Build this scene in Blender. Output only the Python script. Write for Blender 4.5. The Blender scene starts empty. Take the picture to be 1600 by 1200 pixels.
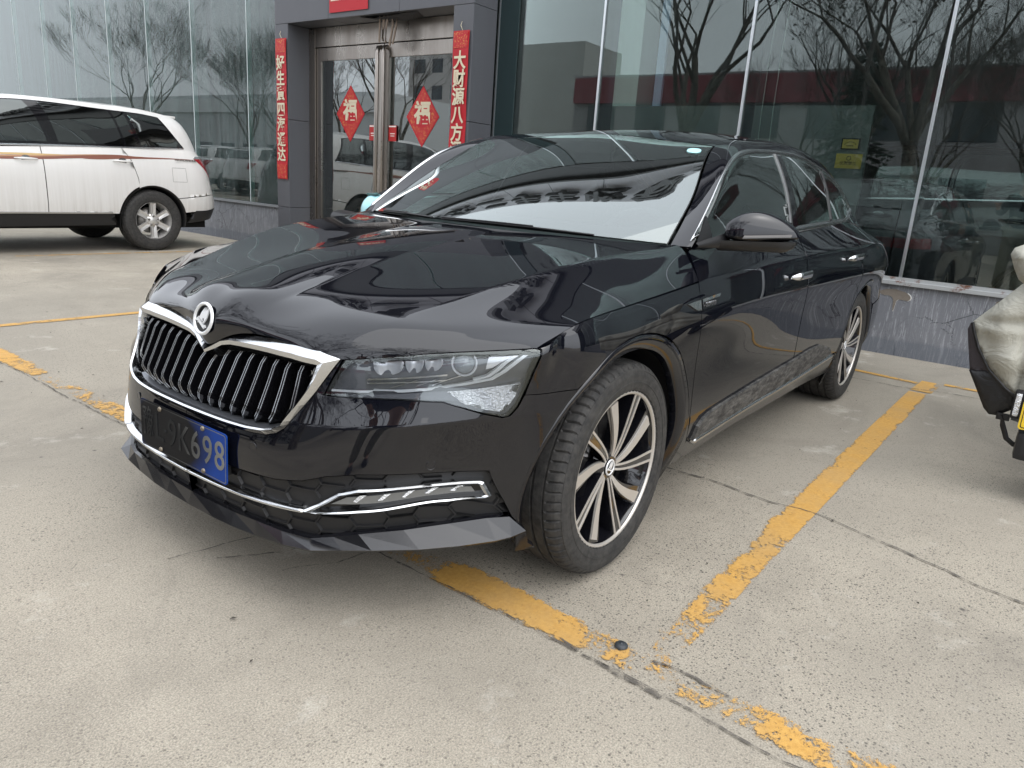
import bpy, bmesh, math, random
import numpy as np
from mathutils import Vector, Matrix
from mathutils.geometry import delaunay_2d_cdt
random.seed(7)
SC=bpy.context.scene
COL=SC.collection
# ---------------------------------------------------------------- camera
cd=bpy.data.cameras.new('camera');camo=bpy.data.objects.new('camera',cd);COL.objects.link(camo)
camo.matrix_world=Matrix(((-0.605406,-0.172090,0.777090,1.8730),
 (0.793031,-0.213487,0.570548,1.8494),
 (0.067713,0.961670,0.265719,1.1516),(0,0,0,1)))
cd.sensor_fit='HORIZONTAL';cd.sensor_width=36;cd.lens=25.7697;cd.clip_start=.05;cd.clip_end=1000
SC.camera=camo
# ---------------------------------------------------------------- overcast daylight
SUN_EL=math.radians(60);SUN_AZ=math.radians(80)   # azimuth from +x towards +y
W=bpy.data.worlds.new('World');SC.world=W;W.use_nodes=True
nt=W.node_tree;nt.nodes.clear()
sky=nt.nodes.new('ShaderNodeTexSky');sky.sky_type='NISHITA';sky.sun_disc=False
sky.sun_elevation=SUN_EL;sky.sun_rotation=math.radians(90)-SUN_AZ;sky.dust_density=4.0;sky.air_density=1.0;sky.ozone_density=1.5
hs=nt.nodes.new('ShaderNodeHueSaturation');hs.inputs['Saturation'].default_value=.22
mx=nt.nodes.new('ShaderNodeMix');mx.data_type='RGBA';mx.inputs[0].default_value=.62
mx.inputs[7].default_value=(8.2,8.6,9.3,1)       # the even cloud sheet, in the sky's own units
bg=nt.nodes.new('ShaderNodeBackground');bg.inputs['Strength'].default_value=.15
ow=nt.nodes.new('ShaderNodeOutputWorld')
nt.links.new(sky.outputs[0],hs.inputs['Color']);nt.links.new(hs.outputs[0],mx.inputs[6])
nt.links.new(mx.outputs[2],bg.inputs[0]);nt.links.new(bg.outputs[0],ow.inputs[0])
sl=bpy.data.lights.new('sun','SUN');sl.energy=.7;sl.angle=math.radians(90);sl.color=(1,.97,.92)
so=bpy.data.objects.new('sun',sl);COL.objects.link(so)
_d=Vector((math.cos(SUN_EL)*math.cos(SUN_AZ),math.cos(SUN_EL)*math.sin(SUN_AZ),math.sin(SUN_EL)))
so.rotation_euler=_d.to_track_quat('Z','Y').to_euler()
SC.view_settings.view_transform='Standard';SC.view_settings.look='None';SC.view_settings.exposure=.95;SC.view_settings.gamma=1
SC.cycles.max_bounces=10;SC.cycles.glossy_bounces=6;SC.cycles.transmission_bounces=8;SC.cycles.transparent_max_bounces=12
SC.cycles.use_denoising=True
# ---------------------------------------------------------------- materials
def mat(name,col=(.5,.5,.5),rough=.5,metal=0,spec=.5,coat=0,coat_r=.03,emis=None,alpha=None,trans=0,ior=1.5):
    m=bpy.data.materials.new(name);m.use_nodes=True;b=m.node_tree.nodes['Principled BSDF']
    b.inputs['Base Color'].default_value=(*col,1);b.inputs['Roughness'].default_value=rough
    b.inputs['Metallic'].default_value=metal;b.inputs['Specular IOR Level'].default_value=spec
    b.inputs['Coat Weight'].default_value=coat;b.inputs['Coat Roughness'].default_value=coat_r
    b.inputs['Transmission Weight'].default_value=trans;b.inputs['IOR'].default_value=ior
    if emis:b.inputs['Emission Color'].default_value=(*emis,1);b.inputs['Emission Strength'].default_value=1
    return m
class NT:
    """small helper around a material's node tree"""
    def __init__(s,m):
        s.m=m;s.t=m.node_tree;s.b=s.t.nodes.get('Principled BSDF')
        s.co=s.n('ShaderNodeTexCoord')
    def n(s,k,**kw):
        x=s.t.nodes.new(k)
        for a,v in kw.items():setattr(x,a,v)
        return x
    def l(s,a,b):s.t.links.new(a,b)
    def map(s,scale=(1,1,1),rot=(0,0,0),loc=(0,0,0),src='Object'):
        x=s.n('ShaderNodeMapping');x.inputs['Scale'].default_value=scale;x.inputs['Rotation'].default_value=rot;x.inputs['Location'].default_value=loc
        s.l(s.co.outputs[src],x.inputs[0]);return x.outputs[0]
    def noise(s,sc,det=4,rough=.6,vec=None,dist=0):
        x=s.n('ShaderNodeTexNoise');x.inputs['Scale'].default_value=sc;x.inputs['Detail'].default_value=det;x.inputs['Roughness'].default_value=rough
        x.inputs['Distortion'].default_value=dist
        s.l(vec or s.co.outputs['Object'],x.inputs['Vector']);return x.outputs[0]
    def vor(s,sc,vec=None,feat='F1',out='Distance',rnd=1):
        x=s.n('ShaderNodeTexVoronoi',feature=feat);x.inputs['Scale'].default_value=sc;x.inputs['Randomness'].default_value=rnd
        s.l(vec or s.co.outputs['Object'],x.inputs['Vector']);return x.outputs[out]
    def ramp(s,f,st):
        x=s.n('ShaderNodeValToRGB');e=x.color_ramp.elements
        while len(e)<len(st):e.new(.5)
        for i,(p,c) in enumerate(st):
            e[i].position=p;e[i].color=(c,c,c,1) if not hasattr(c,'__len__') else (*c,1)
        s.l(f,x.inputs[0]);return x.outputs[0]
    def mix(s,f,a,b,mode='MIX'):
        x=s.n('ShaderNodeMix',data_type='RGBA',blend_type=mode)
        for v,i in((f,0),(a,6),(b,7)):
            if hasattr(v,'links') or hasattr(v,'is_output'):s.l(v,x.inputs[i])
            else:x.inputs[i].default_value=v if i==0 else ((*v,1) if hasattr(v,'__len__') else (v,v,v,1))
        return x.outputs[2]
    def math(s,op,a,b=0,clamp=False):
        x=s.n('ShaderNodeMath',operation=op,use_clamp=clamp)
        for v,i in((a,0),(b,1)):
            if hasattr(v,'is_output'):s.l(v,x.inputs[i])
            else:x.inputs[i].default_value=v
        return x.outputs[0]
    def bump(s,h,st=.2,dist=.01,to=None):
        x=s.n('ShaderNodeBump');x.inputs['Strength'].default_value=st;x.inputs['Distance'].default_value=dist
        s.l(h,x.inputs['Height']);s.l(x.outputs[0],(to or s.b).inputs['Normal']);return x
    def col(s,c):s.l(c,s.b.inputs['Base Color'])
    def rough(s,c):s.l(c,s.b.inputs['Roughness'])
# ---------------------------------------------------------------- objects
def tag(o,label=None,cat=None,group=None,kind=None):
    if label:o['label']=label
    if cat:o['category']=cat
    if group:o['group']=group
    if kind:o['kind']=kind
    return o
def empty(name,loc=(0,0,0),rz=0,label=None,cat=None,group=None,kind=None):
    o=bpy.data.objects.new(name,None);COL.objects.link(o);o.location=loc;o.rotation_euler=(0,0,rz);o.empty_display_size=.1
    return tag(o,label,cat,group,kind)
def link(name,me,m,parent=None,label=None):
    o=bpy.data.objects.new(name,me);COL.objects.link(o)
    for x in (m if isinstance(m,(list,tuple)) else [m]):
        if x:me.materials.append(x)
    if parent:o.parent=parent
    if label:o['label']=label
    return o
def copy_tree(o,parent=None):
    c=o.copy();COL.objects.link(c);c.parent=parent
    for ch in o.children:copy_tree(ch,c)
    return c
class MB:
    """collects shapes of ONE object"""
    def __init__(s):s.v=[];s.f=[];s.mi=[];s.sm=[]
    def add(s,V,F,mi=0,sm=False):
        k=len(s.v);s.v+=[tuple(map(float,v)) for v in V];s.f+=[tuple(i+k for i in f) for f in F];s.mi+=[mi]*len(F);s.sm+=[sm]*len(F);return s
    def box(s,c,d,R=None,mi=0,bev=0):
        hx,hy,hz=[x/2 for x in d]
        if bev<=0:
            V=[(x,y,z) for x in(-hx,hx) for y in(-hy,hy) for z in(-hz,hz)]
            F=[(0,1,3,2),(4,6,7,5),(0,4,5,1),(2,3,7,6),(0,2,6,4),(1,5,7,3)]
        else:
            bm=bmesh.new();bmesh.ops.create_cube(bm,size=1)
            for v in bm.verts:v.co=Vector((v.co.x*d[0],v.co.y*d[1],v.co.z*d[2]))
            bmesh.ops.bevel(bm,geom=bm.edges[:],offset=bev,segments=2,profile=.7,affect='EDGES')
            bm.verts.index_update();V=[tuple(v.co) for v in bm.verts];F=[tuple(v.index for v in f.verts) for f in bm.faces];bm.free()
        if R is not None:V=[R@Vector(v) for v in V]
        return s.add([(v[0]+c[0],v[1]+c[1],v[2]+c[2]) for v in V],F,mi)
    def b(s,x0,x1,y0,y1,z0,z1,mi=0,bev=0):
        return s.box(((x0+x1)/2,(y0+y1)/2,(z0+z1)/2),(x1-x0,y1-y0,z1-z0),None,mi,bev)
    def tube(s,pts,r,n=8,mi=0,caps=True,up=(0,0,1),sx=1.0,closed=False):
        P=[Vector(p) for p in pts];rs=r if hasattr(r,'__len__') else [r]*len(P);V=[];F=[];m=len(P)
        for i,p in enumerate(P):
            if closed:t=(P[(i+1)%m]-P[i-1]).normalized()
            else:t=(P[min(i+1,m-1)]-P[max(i-1,0)]).normalized()
            u=Vector(up)
            if abs(t.dot(u))>.95:u=Vector((1,0,0)) if abs(t.x)<.9 else Vector((0,1,0))
            a=t.cross(u).normalized();b=a.cross(t)
            for k in range(n):
                an=2*math.pi*k/n;V.append(p+a*(math.cos(an)*rs[i]*sx)+b*(math.sin(an)*rs[i]))
        for i in range(m if closed else m-1):
            j=(i+1)%m
            for k in range(n):F.append((i*n+k,i*n+(k+1)%n,j*n+(k+1)%n,j*n+k))
        s.add(V,F,mi,True)
        if caps and not closed:
            s.add(V[:n],[tuple(range(n))[::-1]],mi);s.add(V[-n:],[tuple(range(n))],mi)
        return s
    def lathe(s,prof,n=48,axis='y',c=(0,0,0),mi=0,closed=False,sm=True):
        """prof: list of (r, h) ; axis y: circle in xz plane"""
        V=[];F=[];m=len(prof)
        for k in range(n):
            a=2*math.pi*k/n;ca,sa=math.cos(a),math.sin(a)
            for r,h in prof:
                V.append({'y':(r*ca,h,r*sa),'z':(r*ca,r*sa,h),'x':(h,r*ca,r*sa)}[axis])
        for k in range(n):
            j=(k+1)%n
            for i in range(m if closed else m-1):
                i2=(i+1)%m;F.append((k*m+i,k*m+i2,j*m+i2,j*m+i))
        return s.add([(v[0]+c[0],v[1]+c[1],v[2]+c[2]) for v in V],F,mi,sm)
    def prism(s,poly,z0,z1,fn=lambda p,z:(p[0],p[1],z),mi=0):
        """extrude a 2D polygon; fn maps (p,z) to 3D"""
        n=len(poly);V=[fn(p,z0) for p in poly]+[fn(p,z1) for p in poly]
        F=[(i,(i+1)%n,n+(i+1)%n,n+i) for i in range(n)]+[tuple(range(n))[::-1],tuple(range(n,2*n))]
        return s.add(V,F,mi)
    def grid(s,fn,nu,nv,mi=0,sm=True,cu=False):
        V=[fn(i/(nu if cu else nu-1),j/(nv-1)) for i in range(nu) for j in range(nv)]
        F=[(i*nv+j,((i+1)%nu)*nv+j,((i+1)%nu)*nv+j+1,i*nv+j+1) for i in range(nu if cu else nu-1) for j in range(nv-1)]
        return s.add(V,F,mi,sm)
    def mesh(s,name,fix=True):
        me=bpy.data.meshes.new(name);me.from_pydata(s.v,[],s.f)
        me.polygons.foreach_set('material_index',s.mi);me.polygons.foreach_set('use_smooth',s.sm)
        if fix:
            bm=bmesh.new();bm.from_mesh(me);bmesh.ops.recalc_face_normals(bm,faces=bm.faces[:]);bm.to_mesh(me);bm.free()
        me.update();return me
    def obj(s,name,m,parent=None,label=None,fix=True,bevel=0,sub=0,weld=0):
        me=s.mesh(name,fix)
        if weld:
            bm=bmesh.new();bm.from_mesh(me);bmesh.ops.remove_doubles(bm,verts=bm.verts[:],dist=weld);bmesh.ops.recalc_face_normals(bm,faces=bm.faces[:]);bm.to_mesh(me);bm.free()
        o=link(name,me,m,parent,label)
        if bevel:
            b=o.modifiers.new('bevel','BEVEL');b.width=bevel;b.segments=2;b.limit_method='ANGLE';b.angle_limit=math.radians(35)
        if sub:
            q=o.modifiers.new('sub','SUBSURF');q.levels=sub;q.render_levels=sub
        return o
def text_mesh(txt,size,ext=0.0,align='CENTER',bold=0.0,res=4):
    cu=bpy.data.curves.new('t','FONT');cu.body=txt;cu.size=size;cu.extrude=ext;cu.align_x=align;cu.align_y='CENTER';cu.offset=bold;cu.resolution_u=res
    o=bpy.data.objects.new('t',cu);COL.objects.link(o)
    dg=bpy.context.evaluated_depsgraph_get();me=bpy.data.meshes.new_from_object(o.evaluated_get(dg))
    bpy.data.objects.remove(o);bpy.data.curves.remove(cu);me.materials.clear();return me
def text_obj(name,txt,size,M,m,parent=None,ext=0.0,bold=0.0,sx=1.0,label=None):
    """text whose local x runs along M's x, up along M's y"""
    me=text_mesh(txt,size,ext,bold=bold);me.transform(Matrix.Diagonal((sx,1,1,1)));me.transform(M)
    return link(name,me,m,parent,label)
def frame(o,x,y):
    """matrix with origin o, x axis x, y axis y"""
    x=Vector(x).normalized();z=x.cross(Vector(y)).normalized();y=z.cross(x)
    return Matrix(((x.x,y.x,z.x,o[0]),(x.y,y.y,z.y,o[1]),(x.z,y.z,z.z,o[2]),(0,0,0,1)))
# ---------------------------------------------------------------- spline patches
def nat(t):
    n=len(t);A=np.zeros((n,n));B=np.zeros((n,n));A[0,0]=A[-1,-1]=1
    for i in range(1,n-1):
        h0=t[i]-t[i-1];h1=t[i+1]-t[i]
        A[i,i-1]=h0;A[i,i]=2*(h0+h1);A[i,i+1]=h1
        B[i,i-1]=6/h0;B[i,i]=-6/h0-6/h1;B[i,i+1]=6/h1
    return np.linalg.solve(A,B)
def basis1(t,q):
    n=len(t);q=np.asarray(q,float);W=np.zeros((len(q),n))
    if n==2:
        f=(q-t[0])/(t[1]-t[0]);W[:,0]=1-f;W[:,1]=f;return W
    M=nat(t);k=np.clip(np.searchsorted(t,q,side='right')-1,0,n-2)
    qc=np.clip(q,t[0],t[-1]);h=t[k+1]-t[k];a=(t[k+1]-qc)/h;b=(qc-t[k])/h;r=np.arange(len(q))
    W[r,k]+=a;W[r,k+1]+=b
    W+=(((a**3-a)*h*h/6)[:,None]*M[k]+((b**3-b)*h*h/6)[:,None]*M[k+1])
    for end,kk in((0,0),(1,n-2)):
        m=(q<t[0]) if end==0 else (q>t[-1])
        if m.any():
            hh=t[kk+1]-t[kk];d=np.zeros(n);d[kk]-=1/hh;d[kk+1]+=1/hh
            d+=(-hh/3*M[kk]-hh/6*M[kk+1]) if end==0 else (hh/6*M[kk]+hh/3*M[kk+1])
            W[m]+=(q[m]-(t[0] if end==0 else t[-1]))[:,None]*d
    return W
def basis(t,q,br=()):
    if not len(br): return basis1(t,q)
    n=len(t);W=np.zeros((len(q),n));cuts=[0]+list(br)+[n-1]
    q=np.asarray(q,float)
    for j in range(len(cuts)-1):
        a,b=cuts[j],cuts[j+1]
        m=np.ones(len(q),bool)
        if j>0:m&=q>=t[a]
        if j<len(cuts)-2:m&=q<t[b]
        if m.any():W[np.ix_(m,np.arange(a,b+1))]=basis1(t[a:b+1],q[m])
    return W
def sstep(a,b,x):
    x=np.clip((x-a)/(b-a),0,1);return x*x*(3-2*x)
class Patch:
    """tensor spline through a grid G[u][v] of points; creases along u or v rows may fade"""
    def __init__(s,G,tu,tv,cv=(),cvw=None,cu=(),cuw=None,sg=1):
        s.sg=sg
        s.G=np.array(G,float);s.tu=np.array(tu,float);s.tv=np.array(tv,float);s.cv=cv;s.cvw=cvw;s.cu=cu;s.cuw=cuw
    def P(s,uv):
        uv=np.atleast_2d(uv);u,v=uv[:,0],uv[:,1]
        Bu=basis(s.tu,u);Bv=basis(s.tv,v)
        if len(s.cu):
            w=s.cuw(u,v)[:,None] if s.cuw else 1.0
            Bu=Bu*(1-w)+basis(s.tu,u,s.cu)*w
        if len(s.cv):
            w=s.cvw(u,v)[:,None] if s.cvw else 1.0
            Bv=Bv*(1-w)+basis(s.tv,v,s.cv)*w
        return np.einsum('ni,ijk,nj->nk',Bu,s.G,Bv)
    def N(s,uv,e=1e-3):
        uv=np.atleast_2d(uv);du=s.P(uv+[e,0])-s.P(uv-[e,0]);dv=s.P(uv+[0,e])-s.P(uv-[0,e])
        n=np.cross(du,dv)*s.sg;return n/np.maximum(np.linalg.norm(n,axis=1,keepdims=True),1e-12)
# ---------------------------------------------------------------- body of the black sedan (x forward, y left, z up; metres)
_S=[ # rows r0 (top) .. r5 (bottom)
[(.74,0,.76),(.765,0,.70),(.842,0,.53),(.867,0,.43),(.862,0,.30),(.845,0,.18)],
[(.73,.25,.76),(.756,.25,.70),(.830,.25,.53),(.855,.25,.43),(.850,.25,.30),(.835,.25,.18)],
[(.68,.465,.765),(.714,.474,.702),(.768,.485,.540),(.785,.485,.43),(.79,.487,.30),(.78,.486,.19)],
[(.585,.60,.765),(.62,.615,.722),(.688,.62,.556),(.688,.62,.43),(.68,.615,.30),(.66,.61,.19)],
[(.47,.72,.785),(.525,.75,.745),(.560,.75,.576),(.535,.735,.43),(.53,.735,.3),(.51,.73,.19)],
[(.37,.81,.80),(.43,.86,.765),(.462,.828,.587),(.475,.792,.43),(.425,.825,.27),(.40,.82,.19)],
[(.34,.822,.825),(.365,.8715,.789),(.395,.868,.588),(.41,.853,.43),(.38,.862,.285),(.365,.85,.195)],
[(.30,.83,.85),(.30,.88,.812),(.32,.895,.59),(.33,.893,.43),(.33,.89,.30),(.33,.87,.20)],
[(.15,.84,.88),(.155,.888,.831),(.15,.922,.60),(.15,.922,.44),(.15,.912,.32),(.15,.88,.2)],
[(0,.845,.91),(0,.895,.846),(0,.93,.62),(0,.93,.45),(0,.915,.32),(0,.88,.2)],
[(-.25,.835,.925),(-.2,.90,.863),(-.2,.928,.62),(-.2,.928,.45),(-.2,.912,.32),(-.2,.875,.21)],
[(-.50,.815,.965),(-.42,.902,.882),(-.45,.924,.62),(-.47,.924,.45),(-.5,.905,.32),(-.52,.87,.22)],
[(-1,.850,.996),(-1,.910,.905),(-1,.932,.64),(-1,.928,.46),(-1,.905,.33),(-1,.865,.23)],
[(-1.6,.848,1.018),(-1.6,.910,.924),(-1.6,.934,.64),(-1.6,.93,.46),(-1.6,.907,.33),(-1.6,.865,.23)],
[(-2.2,.815,1.04),(-2.2,.903,.936),(-2.2,.93,.65),(-2.2,.928,.47),(-2.2,.905,.33),(-2.2,.868,.23)],
[(-2.84,.745,1.055),(-2.84,.885,.94),(-2.84,.922,.66),(-2.84,.922,.47),(-2.84,.91,.33),(-2.84,.88,.23)],
[(-3.3,.70,1.03),(-3.3,.855,.935),(-3.3,.895,.66),(-3.3,.90,.47),(-3.3,.89,.33),(-3.3,.86,.26)],
[(-3.7,.67,.975),(-3.7,.79,.92),(-3.7,.835,.68),(-3.7,.845,.5),(-3.7,.83,.35),(-3.7,.80,.27)],
[(-3.87,.60,.955),(-3.9,.66,.91),(-3.93,.70,.68),(-3.94,.71,.5),(-3.93,.7,.35),(-3.88,.68,.27)],
[(-3.94,.35,.955),(-3.96,.38,.91),(-3.99,.38,.68),(-4.01,.38,.5),(-3.99,.38,.35),(-3.94,.38,.27)],
[(-3.95,0,.955),(-3.97,0,.91),(-4.0,0,.68),(-4.02,0,.5),(-4.0,0,.35),(-3.95,0,.27)]]
def _side():
    G=np.array(_S,float);m=np.array([1,-1,1]);n=len(G)
    d=np.linalg.norm(np.diff(G[:,3],axis=0),axis=1);u=np.concatenate([[0],np.cumsum(d)])
    G=np.concatenate([G[2:0:-1]*m,G,G[-2:-4:-1]*m]);u2=np.concatenate([-u[2:0:-1],u,2*u[-1]-u[-2:-4:-1]])
    uF=u[5]
    kw=dict(cvw=lambda U,V:np.where(V<.215,sstep(u[9],u[11],U),1-sstep(uF-.02,u[7]+.05,U)),cu=(7,),cuw=lambda U,V:sstep(.30,.36,V),sg=-1)
    P0=Patch(G,u2,[0,.09,.34,.49,.62,.73],cv=(1,2),**kw);R=P0.P(np.stack([u2,np.full(len(u2),.24)],-1))
    L=G[:,1]+(G[:,2]-G[:,1])*.6;w=(1-sstep(u[5],u[7],np.abs(u2)))[:,None]*(u2<1.2)[:,None]
    L=L-np.stack([np.ones(len(u2))*.008,np.zeros(len(u2)),np.zeros(len(u2))],-1)
    R=R*(1-w)+L*w;G=np.concatenate([G[:,:2],R[:,None],G[:,2:]],1)
    return Patch(G,u2,[0,.09,.24,.34,.49,.62,.73],
        cv=(1,3),cvw=lambda U,V:np.where(V<.215,sstep(u[9],u[11],U),1-sstep(uF-.02,u[7]+.05,U)),
        cu=(7,),cuw=lambda U,V:sstep(.30,.36,V),sg=-1),u
SIDE,SU=_side()
_H=[ # columns centre..edge, rows nose..rear
[(.788,0,.663),(.795,0,.7387),(.755,0,.7924),(.66,0,.8275),(.40,0,.8895),(.1,0,.941),(-.262,0,.984)],
[(.778,.09,.70),(.780,.10,.7462),(.742,.11,.7928),(.65,.12,.8244),(.40,.12,.8832),(.1,.12,.9352),(-.262,.12,.983)],
[(.772,.15,.717),(.765,.16,.7497),(.73,.17,.7793),(.64,.18,.8116),(.40,.175,.8712),(.1,.175,.9274),(-.268,.18,.980)],
[(.750,.33,.712),(.735,.335,.7423),(.69,.34,.7748),(.59,.35,.8131),(.35,.37,.866),(.07,.39,.9264),(-.31,.42,.981)],
[(.714,.474,.702),(.685,.49,.7367),(.635,.51,.7719),(.55,.535,.8011),(.28,.615,.8732),(0,.68,.9279),(-.488,.745,.977)],
[(.57,.675,.733),(.545,.68,.7579),(.505,.69,.7778),(.43,.72,.8011),(.20,.79,.8467),(-.05,.82,.8775),(-.478,.808,.963)],
[(.43,.86,.765),(.40,.866,.777),(.355,.873,.792),(.30,.88,.810),(.155,.888,.831),(-.07,.897,.852),(-.405,.902,.881)]]
def _hood():
    G=np.array(_H,float);m=np.array([1,-1,1]);G=np.concatenate([G[:0:-1]*m,G])
    y=np.array([0,.12,.175,.37,.60,.78,.90]);y2=np.concatenate([-y[:0:-1],y])
    return Patch(G,y2,[0,.07,.13,.24,.50,.80,1.22],cu=(4,8,2,10)[:0] or (2,4,8,10),cuw=lambda U,V:sstep(.08,.30,V))
HOOD=_hood()
_T=[
[(-.10,0,.90),(-.252,0,.989),(-.7142,0,1.2198),(-1.22,0,1.3926),(-1.75,0,1.455),(-2.3,0,1.462),(-2.85,0,1.392),(-3.45,0,1.14),(-3.75,0,1.03),(-3.95,0,.975)],
[(-.17,.40,.90),(-.319,.40,.985),(-.757,.385,1.2056),(-1.20,.36,1.372),(-1.74,.36,1.444),(-2.29,.35,1.450),(-2.84,.34,1.380),(-3.44,.36,1.13),(-3.74,.38,1.022),(-3.93,.38,.968)],
[(-.36,.77,.89),(-.488,.745,.975),(-.791,.685,1.167),(-1.133,.592,1.352),(-1.65,.578,1.412),(-2.25,.570,1.416),(-2.82,.55,1.355),(-3.4,.575,1.118),(-3.72,.61,1.00),(-3.9,.62,.955)]]
def _top():
    G=np.array(_T,float);m=np.array([1,-1,1]);G=np.concatenate([G[:0:-1]*m,G])
    return Patch(G,[-.65,-.37,0,.37,.65],[-.15,0,.5,1.0,1.5,2.1,2.65,3.3,3.6,3.8])
TOP=_top()
_g=lambda x,*a:[(x,y,z) for y,z in a]
_G=[
[(-.488,.745,.975),(-.494,.768,.977),(-.503,.800,.978),(-.505,.806,.973),(-.508,.812,.966)],
[(-.791,.685,1.167),(-.765,.728,1.160),(-.735,.768,1.146),(-.69,.806,1.07),(-.65,.832,.984)],
[(-1.133,.592,1.352),(-1.10,.65,1.345),(-1.04,.712,1.312),(-.98,.785,1.15),(-.95,.847,.993)],
[(-1.45,.583,1.396),(-1.45,.635,1.388),(-1.42,.68,1.358),(-1.4,.785,1.19),(-1.4,.855,1.012)],
_g(-1.9,(.575,1.416),(.63,1.41),(.672,1.372),(.77,1.21),(.834,1.03)),
_g(-2.4,(.565,1.407),(.605,1.395),(.65,1.342),(.735,1.20),(.797,1.046)),
_g(-2.85,(.55,1.347),(.60,1.327),(.655,1.264),(.705,1.16),(.747,1.055)),
_g(-3.15,(.56,1.228),(.60,1.217),(.652,1.165),(.685,1.10),(.72,1.043)),
_g(-3.5,(.58,1.083),(.612,1.078),(.637,1.064),(.66,1.04),(.687,1.006)),
_g(-3.9,(.62,.955),(.64,.955),(.65,.95),(.655,.945),(.66,.94))]
GREEN=Patch(_G,[0,.36,.75,1.08,1.53,2.03,2.48,2.8,3.15,3.55],[0,.05,.11,.30,.47],sg=-1)
# ---------------------------------------------------------------- trimmed panels on spline patches
def dens(poly,h,closed=True):
    P=np.array(poly,float);o=[];n=len(P)
    for i in range(n if closed else n-1):
        a,b=P[i],P[(i+1)%n];k=max(1,int(np.ceil(np.linalg.norm(b-a)/h)))
        for j in range(k):o.append(a+(b-a)*j/k)
    if not closed:o.append(P[-1])
    return np.array(o)
def smooth_poly(poly,it=1,keep=()):
    """Chaikin corner cutting, corners in keep stay sharp"""
    P=[np.array(p,float) for p in poly];K=set(keep)
    for _ in range(it):
        Q=[];nk=set();n=len(P)
        for i in range(n):
            if i in K:nk.add(len(Q));Q.append(P[i])
            else:Q.append(P[i]*.75+P[i-1]*.25);Q.append(P[i]*.75+P[(i+1)%n]*.25)
        P=Q;K=nk
    return np.array(P)
def inpoly(P,q):
    x,y=q[:,0],q[:,1];ins=np.zeros(len(q),bool);n=len(P)
    for i in range(n):
        x1,y1=P[i];x2,y2=P[(i+1)%n]
        if y1==y2:continue
        c=((y1>y)!=(y2>y))&(x<(x2-x1)*(y-y1)/(y2-y1)+x1);ins^=c
    return ins
def segdist(P,q,closed=True):
    d=np.full(len(q),1e9);n=len(P)
    for i in range(n if closed else n-1):
        a=P[i];b=P[(i+1)%n];ab=b-a;t=np.clip(((q-a)@ab)/max(ab@ab,1e-12),0,1);d=np.minimum(d,np.linalg.norm(q-a-t[:,None]*ab,axis=1))
    return d
def inset(P,g):
    P=np.array(P,float);n=len(P)
    A=.5*sum(P[i,0]*P[(i+1)%n,1]-P[(i+1)%n,0]*P[i,1] for i in range(n));s=1 if A>0 else -1;o=[]
    for i in range(n):
        e1=P[i]-P[i-1];e2=P[(i+1)%n]-P[i];e1/=max(np.linalg.norm(e1),1e-9);e2/=max(np.linalg.norm(e2),1e-9)
        n1=np.array([-e1[1],e1[0]])*s;n2=np.array([-e2[1],e2[0]])*s;m=n1+n2;m/=max(m@m,.5)/2;o.append(P[i]+m*g)
    return np.array(o)
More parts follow.
